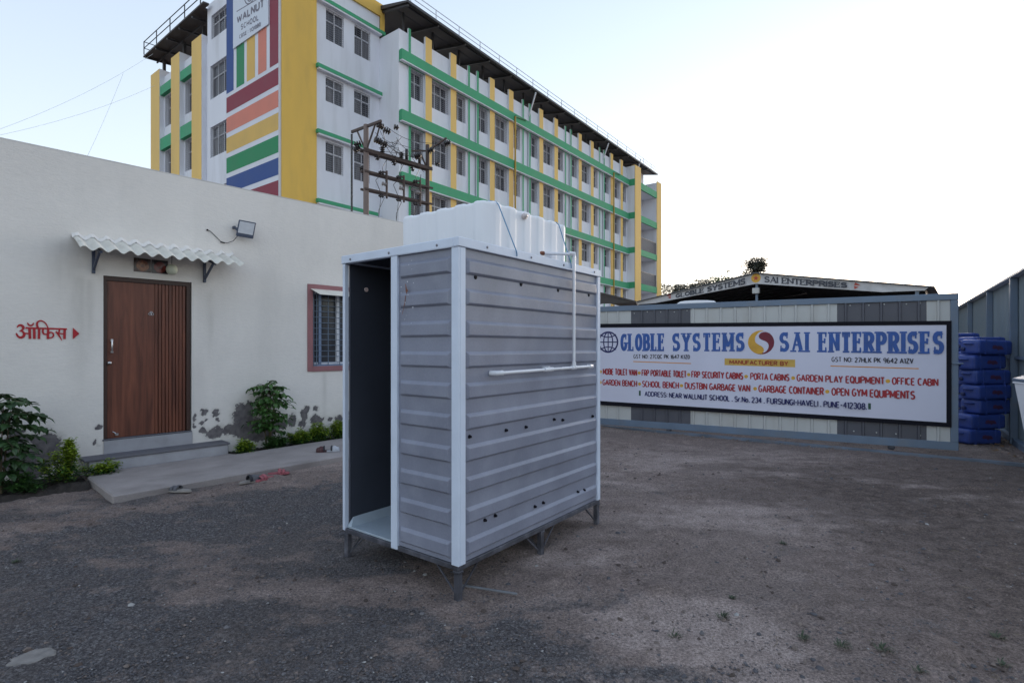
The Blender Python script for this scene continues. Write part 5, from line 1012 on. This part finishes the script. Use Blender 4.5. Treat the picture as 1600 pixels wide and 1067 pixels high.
b.add([(WX, WY, PZ), (WX + WEND, WY, PZ), (WX + WEND, WY + .2, PZ), (WX, WY + .2, PZ)], [(0, 1, 2, 3)]); b.add([(WX, WY + .2, PZ), (WX + WEND, WY + .2, PZ), (WX + WEND, WY + .2, 17.2), (WX, WY + .2, 17.2)], [(0, 1, 2, 3)])
b.add([(WX, WY + .2, 17.2), (WX + 34, WY + .2, 17.2), (WX + 34, 9, 17.2), (WX, 9, 17.2)], [(0, 1, 2, 3)]); b.add([(WX, 9, 0), (WX + 34, 9, 0), (WX + 34, 9, 17.2), (WX, 9, 17.2)], [(0, 1, 2, 3)])
b.add([(WX, WY, PZ + .01), (WX, 1, PZ + .01), (WX + .2, 1, PZ + .01), (WX + .2, WY, PZ + .01)], [(0, 1, 2, 3)])
b.build('wing_wall', M_sw, school)
for w_ in wins: window(*w_, PW, .30, R2)
for k in range(5):
    o = .78 + 5.535 * k
    for (a, c) in ((1.02, 1.50), (3.0, 3.48)):
        if o + c < WEND: b = MB(); b.box(WX + o + a, WX + o + c, WY - .13, WY - .001, 0, PZ + .38, 0); b.box(WX + o + a - .002, WX + o + a - .0005, WY - .128, WY - .002, 0, PZ + .375, 1); b.build('pilaster', [M_yelpale, M_sw], school)
    for (a, c) in ((-.17, 0), (4.56, 4.72)) if k else ((-.17, 0.0), (4.56, 4.72)):
        if o + c < WEND: b = MB(); b.box(WX + o + a, WX + o + c, WY - .085, WY - .001, 0, PZ + .30, 0); b.box(WX + o + a - .002, WX + o + a - .0005, WY - .083, WY - .002, 0, PZ + .295, 1); b.build('strip', [M_grn, M_sw], school)
b = MB(); b.box(WX - .002, WX + .61, WY - .02, WY - .0005, 0, PZ + .02); b.build('corner_pier', M_sw, school)
for (zt, zb) in rowz:
    b = MB(); b.box(WX - .02, WX + WEND, WY - .29, WY - .0885, zb, zt, 0); b.box(WX, WX + WEND, WY - .285, WY - .09, zb - .055, zb - .0005, 1); b.box(WX + .005, WX + WEND, WY - .0885, WY - .0008, zb - .05, zt - .02, 0); b.build('band', [M_grn, M_sw], school)
# --- projecting end bay with balconies
EX, EY = WX + WEND, WY - .79; PE = FR_(EY)
b = MB(); b.add([(EX, EY, 0), (EX, WY + .3, 0), (EX, WY + .3, PZ + .1), (EX, EY, PZ + .1)], [(3, 2, 1, 0)]); b.add([(EX, EY, PZ + .1), (EX + 1.3, EY, PZ + .1), (EX + 1.3, 1, PZ + .1), (EX, 1, PZ + .1)], [(0, 1, 2, 3)])
b.box(EX + 1.28, EX + 5.2, EY + 1.5, EY + 1.7, 0, 17.2); b.box(EX + 5.12, EX + 6.2, EY + .005, 8.9, 0, 18.0); b.box(EX + 1.2, EX + 1.28, EY + .05, EY + 1.5, 0, 17.1)
b.build('end_bay_wall', M_sw, school)
b = MB(); b.box(EX + .02, EX + 1.30, EY - .06, EY + .3, 0, PZ + .16); b.build('pilaster', M_yelpale, school)
b = MB(); b.box(EX + 5.2, EX + 6.3, EY - .06, EY + .004, 0, 18.16); b.build('pilaster', M_yelpale, school)
b = MB(); b.box(EX + 2.0, EX + 5.0, EY + 1.3, 8, 17.25, 19.0); b.build('penthouse_wall', M_sw, school)
for (zt, zb) in ((17.08, 16.45), (14.0, 13.4), (10.78, 10.22), (7.56, 6.96), (4.4, 3.8)):
    b = MB(); b.box(EX + 1.302, EX + 5.18, EY - .04, EY + .10, zb, zt, 0); b.box(EX + 1.302, EX + 5.15, EY + .101, EY + 1.498, zb, zb + .15, 1); b.build('balcony', [M_grn, M_sw], school)
    b = MB(); b.box(EX - .03, EX - .001, EY - .03, WY - .02, zb + .08, zt + .05); b.build('band', M_grn, school)
for (z0, z1) in ((14.6, 16.3), (11.4, 13.1), (8.2, 9.9)):
    for u in (1.75, 2.65): b = MB(); b.box(EX + u, EX + u + .42, EY + 1.47, EY + 1.498, z0, z1); b.build('balcony_door', M_glass, school)
b = MB()
for z in (10.78, 7.56):
    b = MB(); b.box(EX + 1.31, EX + 5.17, EY + .015, EY + .055, z + 1.15, z + 1.2)
    for u in np.arange(1.4, 5.1, .16): b.box(EX + u, EX + u + .03, EY + .02, EY + .05, z, z + 1.16)
    b.build('balcony_grille', M_dksteel, school)
# --- dark sheet canopy over the roof terrace
canopy_mesh([(WX - .0, -2.2, 19.50), (WX + 33.2, -2.2, 19.05), (WX + 33.2, 9, 21.2), (WX - .0, 9, 21.7), (WX - .0, 0.0, 20.05)], .10, M_dkroof, 'canopy_roof')
b = MB()
for u in np.arange(.15, 33, 2.2): z = 19.40 - .0135 * u; b.beam((WX + u, -2.15, z - .06), (WX + u, 5, z + 1.34), .10)
for y in (-1.9, -1.0, 0.2): b.beam((WX + .1, y, 19.36 + (y + 2.2) * .25), (WX + 33, y, 18.92 + (y + 2.2) * .25), .07)
b.build('canopy_frame', M_dksteel, school)
for u in np.arange(.6, 33, 2.2):
    y0 = WY + .35; b = MB(); b.box(WX + u, WX + u + .10, y0, y0 + .10, 17.2, 19.45 - .0135 * u + .1); b.build('post', M_dksteel, school)
b = MB(); zf = lambda u: 19.50 - .0135 * u
for u in np.arange(.3, 33.2, 1.85): b.beam((WX + u, -2.15, zf(u) - .02), (WX + u, -2.15, zf(u) + .62), .035)
for h in (.33, .6): b.beam((WX + .05, -2.15, zf(0) + h), (WX + 33.1, -2.15, zf(33.1) + h), .028)
b.beam((WX + .05, -2.15, zf(0) + .6), (WX + .05, 4, zf(0) + 2.1), .028)
b.build('railing', M_rail, school); b = MB(); b.box(WX, WX + 33.2, -2.27, -2.205, 0, .1)
g_ = MB(); v = [(WX - .01, -2.26, 19.52), (WX + 33.22, -2.26, 19.07), (WX + 33.22, -2.202, 19.07), (WX - .01, -2.202, 19.52)]; v += [(x, y, z - .13) for x, y, z in v]; g_.add(v, [(0, 1, 2, 3), (7, 6, 5, 4), (0, 4, 5, 1), (1, 5, 6, 2), (2, 6, 7, 3), (3, 7, 4, 0)]); g_.build('gutter', M_dksteel, school)
b = MB(); z0 = WY - .30
for u in (9.72, 24.15):
    b = MB(); b.tube([(WX + u, WY - .34, 16.9), (WX + u, WY - .34, 4)], .06, 8); b.build('drainpipe', pm('pipe_ochre', (.42, .26, .03), .6), school)
    b = MB(); b.tube([(WX + u + 1.2, WY - .33, 17.05), (WX + u + .05, WY - .34, 16.95), (WX + u, WY - .34, 16.6)], .06, 8); b.build('drainpipe', pm('pipe_green', (.03, .2, .1), .6), school)
for u, zz in ((11.35, 19.1), (22.2, 18.9), (28.8, 19.4)): b = MB(); b.tube([(WX + u, WY - .3, PZ - .75), (WX + u + .25, -2.25, zz)], .05, 8); b.build('vent_pipe', M_rail, school)
# --- school sign hanging on the striped panel
ss = thing('school_sign', 'white hanging sign board with dark lettering on the striped wall', 'sign', (CX, CY, 0), SROT)
b = MB(); b.box(SX - .07, SX - .008, .80, 4.2, 16.58, 20.0); b.build('board', pm('sign_paper', (.62, .66, .74), .5, .03, .5), ss)
PSG = lambda x, z, k: (SX - .072 - k * .0006, -x, z); M_sgt = pm('sign_ink', (.16, .15, .19), .6)
b = MB(); text(b, 'WALNUT', -3.80, -1.15, 17.66, 18.05, 17.5, 17.94, PSG, sw=.23, gap=.25); text(b, 'SCHOOL', -3.40, -1.66, 17.22, 17.50, 17.08, 17.37, PSG, sw=.19, gap=.3); text(b, 'CBSE : 1131080', -3.55, -1.46, 16.84, 17.04, 16.72, 16.92, PSG, sw=.2, gap=.32); b.build('lettering', M_sgt, ss)
b = MB(); ribbon(b, [(-3.82, 18.30), (-.98, 18.05)], .045, PSG, 1); b.build('underline', M_sgt, ss)
b = MB(); ribbon(b, arc(-2.45, 18.85, .62, .66, 0, 360, 36), .06, PSG, 2); ribbon(b, arc(-2.45, 18.8, .36, .50, 190, 350, 16), .06, PSG, 4); ribbon(b, arc(-2.45, 18.95, .30, .40, 200, 340, 14), .05, PSG, 5); b.build('round_emblem', M_sgt, ss)

# ------------------------------------------------------------------ footwear
def outline(L, W, n=28, pinch=.78):
    out = []
    for i in range(n):
        t = 2 * math.pi * i / n; x = L / 2 * math.cos(t); f = 1 if x > 0 else pinch; out.append((x, W / 2 * math.sin(t) * (f + (1 - f) * abs(math.cos(t)) ** 3 * .6)))
    return out
def strap(b, x0, x1, w0, w1, h, th=.004, n=12, x0b=None, m=0):
    vs = []
    for (x, w_, hh) in ((x0, w0, h), ((x0 + x1) / 2, (w0 + w1) / 2 * 1.03, h * 1.12), (x1, w1, h * .85)):
        for i in range(n + 1): t = math.pi * i / n; vs.append((x, -w_ / 2 * math.cos(t), .022 + hh * math.sin(t) ** .8))
    k = len(vs); vs += [(x, y * .93, z - th) for x, y, z in vs]; W = n + 1
    fs = [(r * W + i, r * W + i + 1, (r + 1) * W + i + 1, (r + 1) * W + i) for r in range(2) for i in range(n)]; fs += [tuple(k + q for q in f[::-1]) for f in fs]
    for i in range(n): fs += [(i + 1, i, k + i, k + i + 1), (2 * W + i, 2 * W + i + 1, k + 2 * W + i + 1, k + 2 * W + i)]
    b.add(vs, fs, m, True)
M_soleg = pm('grey_sole', (.27, .25, .235), .8, .15, 12); M_upg = pm('grey_upper', (.10, .10, .115), .7, .15, 12); M_dk = pm('dark_lining', (.018, .02, .03), .6, .2, 12)
M_pinkr = pm('pink_rubber', (.32, .085, .105), .55, .12, 15); M_marn = pm('maroon_leather', (.06, .015, .02), .4, .15, 12); M_whb = pm('white_canvas', (.45, .47, .52), .7, .1, 12)
def zat(x, y): return float(gz_macro(np.array(x), np.array(y))) + .008
def shoe(name, label, loc, rz, L, W, sole, upper, kind, group, cat='sandal'):
    r = thing(name, label, cat, loc, rz, group); b = MB(); o = outline(L, W); b.prism(o, 0, .018, 0, True); o2 = [(x * .96, y * .94) for x, y in o]; b.prism(o2, .018, .026, 0, True); b.build('sole', sole, r, bevel=.003)
    if kind == 'clog':
        b = MB(); strap(b, L * .02, L * .30, W * .98, W * .92, .055); n = 10
        b.lathe([(W * .44, 0), (W * .42, .03), (W * .3, .044), (0, .048)], (L * .29, 0, .018), (0, 0, 1), 18); b.build('upper', upper, r)
        b = MB(); strap(b, -L * .10, L * .02, W * 1.0, W * .99, .062); b.build('strap', M_dk, r)
    else:
        b = MB(); strap(b, -L * .02, L * .14, W * .98, W * .98, .045); b.build('strap', upper, r); b = MB(); strap(b, L * .17, L * .30, W * .96, W * .86, .036); b.build('strap', upper, r)
    return r
FG = 'footwear left by the path'
for (x, y, rz, lab, kind, so, up, L) in ((-3.55, 5.70, 172, 'single grey strapped sandal lying in front of the concrete path', 'sandal', M_soleg, M_upg, .29), (-3.0, 6.13, 55, 'grey clog with dark lining beside the pink sandals', 'clog', M_soleg, M_upg, .27),
     (-2.89, 6.24, 246, 'pink rubber sandal facing the yard next to the grey clog', 'sandal', M_pinkr, M_pinkr, .25), (-2.84, 6.50, 20, 'pink rubber sandal lying sideways behind its twin', 'sandal', M_pinkr, M_pinkr, .25)):
    shoe('sandal' if kind == 'sandal' else 'clog', lab, (x, y, zat(x, y)), rad(rz), L, .10, so, up, kind, FG)
shoe('shoe', 'dark maroon shoe on the concrete path near the toilet cabin', (-2.66, 7.54, .121), rad(200), .2, .09, M_marn, M_marn, 'clog', FG, 'shoe'); shoe('shoe', 'white canvas shoe on the concrete path beside a maroon one', (-2.54, 7.56, .121), rad(10), .2, .085, M_whb, M_whb, 'clog', FG, 'shoe')
b = MB(); r2 = random.Random(12); pp = [(-2.46 + .085 * math.cos(t) * r2.uniform(.8, 1.1) - .035 * math.sin(t), 2.74 + .075 * math.sin(t) * r2.uniform(.8, 1.1) + .05 * math.cos(t)) for t in np.linspace(0, 6.28, 26)[:-1]]
b.prism(pp, -.02, .016); tag(b.build('flat_stone', pm('dull_stone', (.21, .195, .185), .95, .25, 18, .8, 60), None, bevel=.008), 'flat pale stone sunk in the dark gravel at bottom left', 'stone')

# ------------------------------------------------------------------ plants
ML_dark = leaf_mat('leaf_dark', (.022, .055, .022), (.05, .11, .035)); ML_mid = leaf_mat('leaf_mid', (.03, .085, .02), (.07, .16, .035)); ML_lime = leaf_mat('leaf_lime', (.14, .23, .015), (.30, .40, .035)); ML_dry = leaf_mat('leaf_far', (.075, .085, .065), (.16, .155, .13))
M_stem = pm('stem_brown', (.10, .08, .05), .8, .2, 10); M_gstem = pm('stem_green', (.06, .10, .03), .7, .2, 10)
def leaf(b, p, d, L, W, up=(0, 0, 1), droop=.25, m=0):
    d = Vector(d).normalized(); u = Vector(up); s = d.cross(u)
    if s.length < .05: s = Vector((1, 0, 0))
    s.normalize(); n = s.cross(d); p = Vector(p); c = W * .12
    q = [p, p + d * L * .3 + s * W * .42 + n * c, p + d * L * .65 + s * W * .45 + n * (c - droop * L * .3), p + d * L - n * droop * L, p + d * L * .65 - s * W * .45 + n * (c - droop * L * .3), p + d * L * .3 - s * W * .42 + n * c, p + d * L * .5 - n * droop * L * .15]
    b.add(q, [(0, 1, 6), (1, 2, 6), (2, 3, 6), (3, 4, 6), (4, 5, 6), (5, 0, 6)], m)
def broad_shrub(r, h, spread, tiers, seed, Ll=.085, fromz=.25, lean=(0, 0), nleaf=9, flat=.25, jz=0):
    """stems carrying drooping compound leaves in tiers"""
    q = random.Random(seed); st = MB(); lf = MB()
    for k in range(4):
        a = q.uniform(0, 6.28); o = q.uniform(0, .05); st.tube([(o * math.cos(a), o * math.sin(a), 0), (lean[0] * .4 + .06 * math.cos(a), lean[1] * .4 + .06 * math.sin(a), h * .5), (lean[0] + .10 * math.cos(a), lean[1] + .1 * math.sin(a), h * .93)], [.011, .008, .004], 6)
    for t in range(tiers):
        z = h * (fromz + (1 - fromz) * t / (tiers - 1)); f = z / h; na = q.randint(5, 7); a0 = q.uniform(0, 6.28); R_ = spread * (1.05 - .45 * abs(f - .62) / .62) * (.75 if t == tiers - 1 else 1)
        for k in range(na):
            a = a0 + 6.28 * k / na + q.uniform(-.3, .3); rr_ = R_ * q.uniform(.55, 1.1); c = Vector((lean[0] * f, lean[1] * f, z + q.uniform(-jz, jz))); pts = []
            for s_ in range(7):
                u = s_ / 6; pts.append(c + Vector((math.cos(a) * rr_ * u, math.sin(a) * rr_ * u, rr_ * (flat * u * 1.6 - (flat + .25) * u * u))))
            st.tube(pts, [.0035] * 6 + [.0015], 4, cap=False)
            for s_ in range(nleaf):
                u = .25 + .75 * (s_ / (nleaf - 1)); i = min(5, int(u * 6)); p = pts[i].lerp(pts[i + 1], u * 6 - i)
                for sd in ((1, -1) if s_ < nleaf - 1 else (0,)):
                    aa = a + sd * q.uniform(.7, 1.25); L_ = Ll * q.uniform(.7, 1.2); leaf(lf, p, (math.cos(aa), math.sin(aa), q.uniform(-.7, .2)), L_, L_ * q.uniform(.55, .72), droop=q.uniform(.15, .45))
    return st, lf
def small_bush(h, rx, ry, n, seed, L=(.026, .046), spike=0):
    q = random.Random(seed); st = MB(); lf = MB(); tips = []
    ns = 15
    for k in range(ns):
        a = q.uniform(0, 6.28); f = q.random() ** .6; x, y = rx * f * math.cos(a), ry * f * math.sin(a); hh = h * (1 - .55 * f * f) * q.uniform(.7, 1.08)
        if spike and k < spike: x, y, hh = x * .18 + .04, y * .18, h * q.uniform(.8, 1.15)
        tips.append((x, y, hh)); st.tube([(x * .15, y * .15, 0), (x * .7, y * .7, hh * .55), (x, y, hh)], [.0025, .0018, .001], 4, cap=False)
    for i in range(n):
        x, y, hh = tips[q.randrange(ns)]; f = q.random() ** .55; w_ = (1 - f) * .045 + .018
        p = Vector((x * (.15 + .85 * f) + q.gauss(0, w_), y * (.15 + .85 * f) + q.gauss(0, w_), max(.01, hh * f + q.gauss(0, .015)))); a = q.uniform(0, 6.28); L_ = q.uniform(*L)
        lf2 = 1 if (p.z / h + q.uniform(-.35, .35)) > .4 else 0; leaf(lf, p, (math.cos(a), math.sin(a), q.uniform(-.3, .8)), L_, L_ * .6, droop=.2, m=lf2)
    return st, lf
PG = 'plants growing along the office wall'
def plant(name, label, cat, u, v, z, sl, mats, group=PG, rz=0):
    st, lf = sl; x, y = off_world(u, v); r = thing(name, label, cat, (x, y, z), OROT + rz, group); st.build('stem', M_stem, r); lf.build('foliage', mats, r); return r
plant('leafy_shrub', 'tall dark broad leaved shrub at the left edge by the office wall', 'shrub', -.98, -.55, .07, broad_shrub(None, .98, .36, 9, 5, .10, .18, flat=.4, jz=.05), ML_dark)
plant('leafy_shrub', 'tall round topped leafy shrub beside the steps under the window', 'shrub', 1.93, -.22, .09, broad_shrub(None, .90, .32, 11, 9, .09, .28, lean=(.02, 0), nleaf=5, flat=.5, jz=.07), ML_mid)
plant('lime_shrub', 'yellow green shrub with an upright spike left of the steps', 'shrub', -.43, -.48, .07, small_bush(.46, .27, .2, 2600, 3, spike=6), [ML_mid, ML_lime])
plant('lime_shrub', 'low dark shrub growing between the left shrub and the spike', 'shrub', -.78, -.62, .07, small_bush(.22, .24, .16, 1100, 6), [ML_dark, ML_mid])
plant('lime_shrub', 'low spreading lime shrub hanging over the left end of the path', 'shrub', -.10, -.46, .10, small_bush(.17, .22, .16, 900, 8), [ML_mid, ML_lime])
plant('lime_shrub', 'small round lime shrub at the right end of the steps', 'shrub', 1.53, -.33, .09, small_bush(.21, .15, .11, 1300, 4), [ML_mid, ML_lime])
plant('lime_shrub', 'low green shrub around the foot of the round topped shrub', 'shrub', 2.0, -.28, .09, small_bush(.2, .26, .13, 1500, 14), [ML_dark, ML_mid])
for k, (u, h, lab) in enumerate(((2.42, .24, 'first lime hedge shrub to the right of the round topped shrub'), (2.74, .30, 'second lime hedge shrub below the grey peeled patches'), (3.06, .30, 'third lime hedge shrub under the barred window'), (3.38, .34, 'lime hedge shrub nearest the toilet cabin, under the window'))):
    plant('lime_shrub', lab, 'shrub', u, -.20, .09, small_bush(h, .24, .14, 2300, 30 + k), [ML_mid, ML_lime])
def tuft(x, y, s, n, label, seed):
    q = random.Random(seed); b = MB()
    for i in range(n):
        a = q.uniform(0, 6.28); L = s * q.uniform(.35, .95); o = q.uniform(0, s * .7); p = Vector((o * math.cos(a + 1), o * math.sin(a + 1), 0)); e = p + Vector((math.cos(a) * L, math.sin(a) * L, L * q.uniform(.15, .75))); m_ = (p + e) / 2 + Vector((0, 0, L * .18)); sd = Vector((-math.sin(a), math.cos(a), 0)) * .0022
        b.add([p - sd, p + sd, m_ + sd, m_ - sd, e], [(0, 1, 2, 3), (3, 2, 4)])
    o = b.build('grass_tuft', ML_tuft, None, loc=(x, y, zat(x, y) - .004)); tag(o, label, 'grass', 'grass tufts in the bare yard')
ML_tuft = leaf_mat('blade', (.03, .055, .028), (.085, .10, .055))
for k, (x, y, s, n, lab) in enumerate(((1.40, 3.39, .035, 60, 'small dense green tuft on the pale sandy patch'), (1.25, 3.16, .06, 40, 'sparse straggling tuft just below the dense green one'), (.90, 2.94, .06, 30, 'thin dry tuft near a clod on the sandy patch'), (1.76, 2.84, .07, 46, 'flat tuft at the dark edge of the sandy patch'), (1.95, 2.80, .07, 46, 'flat tuft right beside another at the edge of the sand'), (2.66, 2.92, .05, 50, 'green tuft near the lower right edge of the yard'),
     (1.60, 2.92, .06, 40, 'flat weed left of the two flat tufts on dark soil'), (2.20, 4.34, .05, 40, 'small tuft in the middle of the yard'), (2.45, 2.66, .05, 40, 'dark tuft low at the bottom right'), (2.0, 2.62, .05, 30, 'green tuft low at the bottom, right of the sandy patch'), (.39, 3.78, .045, 40, 'small tuft under the edge of the toilet cabin'), (-3.66, 3.95, .05, 40, 'small tuft in the gravel at the left edge'))): tuft(x, y, s * .75, n, lab, 50 + k)
def twigs():
    q = random.Random(77); b = MB()
    for k in range(130):
        D = q.uniform(2.4, 7); x = q.uniform(.1, 1.0) * D * .95; a = q.uniform(0, 6.28); L = q.uniform(.015, .07); z = zat(x, D) + .004; b.tube([(x, D, z), (x + L * .5 * math.cos(a), D + L * .5 * math.sin(a), z + .004), (x + L * math.cos(a + .3), D + L * math.sin(a + .3), z)], .0013, 4, cap=False)
    tag(b.build('twigs', pm('dry_straw', (.20, .16, .11), .9, .3, 20), None), 'dry straws and twigs scattered over the bare earth', 'twigs', kind='stuff')
twigs()
# far trees behind the shed
def tree(name, label, x, y, h, rx, rz, n, seed, mats, fromz, cat='tree', Ls=.22):
    q = random.Random(seed); r = thing(name, label, cat, (x, y, 0), 0, 'trees behind the shed'); t = MB(); f = MB(); t.tube([(0, 0, 0), (.1, 0, h * .5), (.05, .05, h * .92)], [.16, .11, .04], 8); cl = []
    for k in range(16):
        a = q.uniform(0, 6.28); ph = q.uniform(-.9, 1); c = Vector((math.cos(a) * rx * q.uniform(.2, .85), math.sin(a) * rx * q.uniform(.2, .85), h - rz + rz * ph * .8)); cl.append((c, q.uniform(.25, .5) * min(rx, rz))); t.tube([(.05, 0, h * fromz), c * .5 + Vector((0, 0, (h * fromz + c.z) / 4)), c], [.05, .03, .012], 5, cap=False)
    for i in range(n):
        c, s = cl[q.randrange(len(cl))]; cg = lambda k_: max(-1.25 * k_, min(1.25 * k_, q.gauss(0, k_))); p = c + Vector((cg(s), cg(s), cg(s * .8))); a = q.uniform(0, 6.28); L = Ls * q.uniform(.6, 1.2); leaf(f, p, (math.cos(a), math.sin(a), q.uniform(-.5, .6)), L, L * .6, m=0)
    t.build('trunk', M_stem, r); f.build('crown', mats, r); return r
tree('tree', 'dark bushy crown poking above the shed roof peak', 14.95, 33.0, 6.95, .72, .62, 2600, 2, ML_dry, .7, Ls=.16)
for k, (px, Y, ytop, rx, lab) in enumerate(((1050, 62, 446, 1.5, 'low tree right beside the school end wall'), (1078, 60, 441, 1.5, 'second low tree from the school end, behind the shed roof'), (1105, 58, 437, 1.3, 'third low tree from the school end, behind the shed roof'), (1138, 46, 430, 1.2, 'rounded green tree just left of the shed roof peak'))):
    h = 1.6 + (542 - ytop) / 835 * Y; tree('tree', lab, (px - 800) / 835 * Y, Y, h, rx * 1.2, 1.3, 2600, 40 + k, ML_mid if k == 3 else ML_dry, .6, Ls=.26)
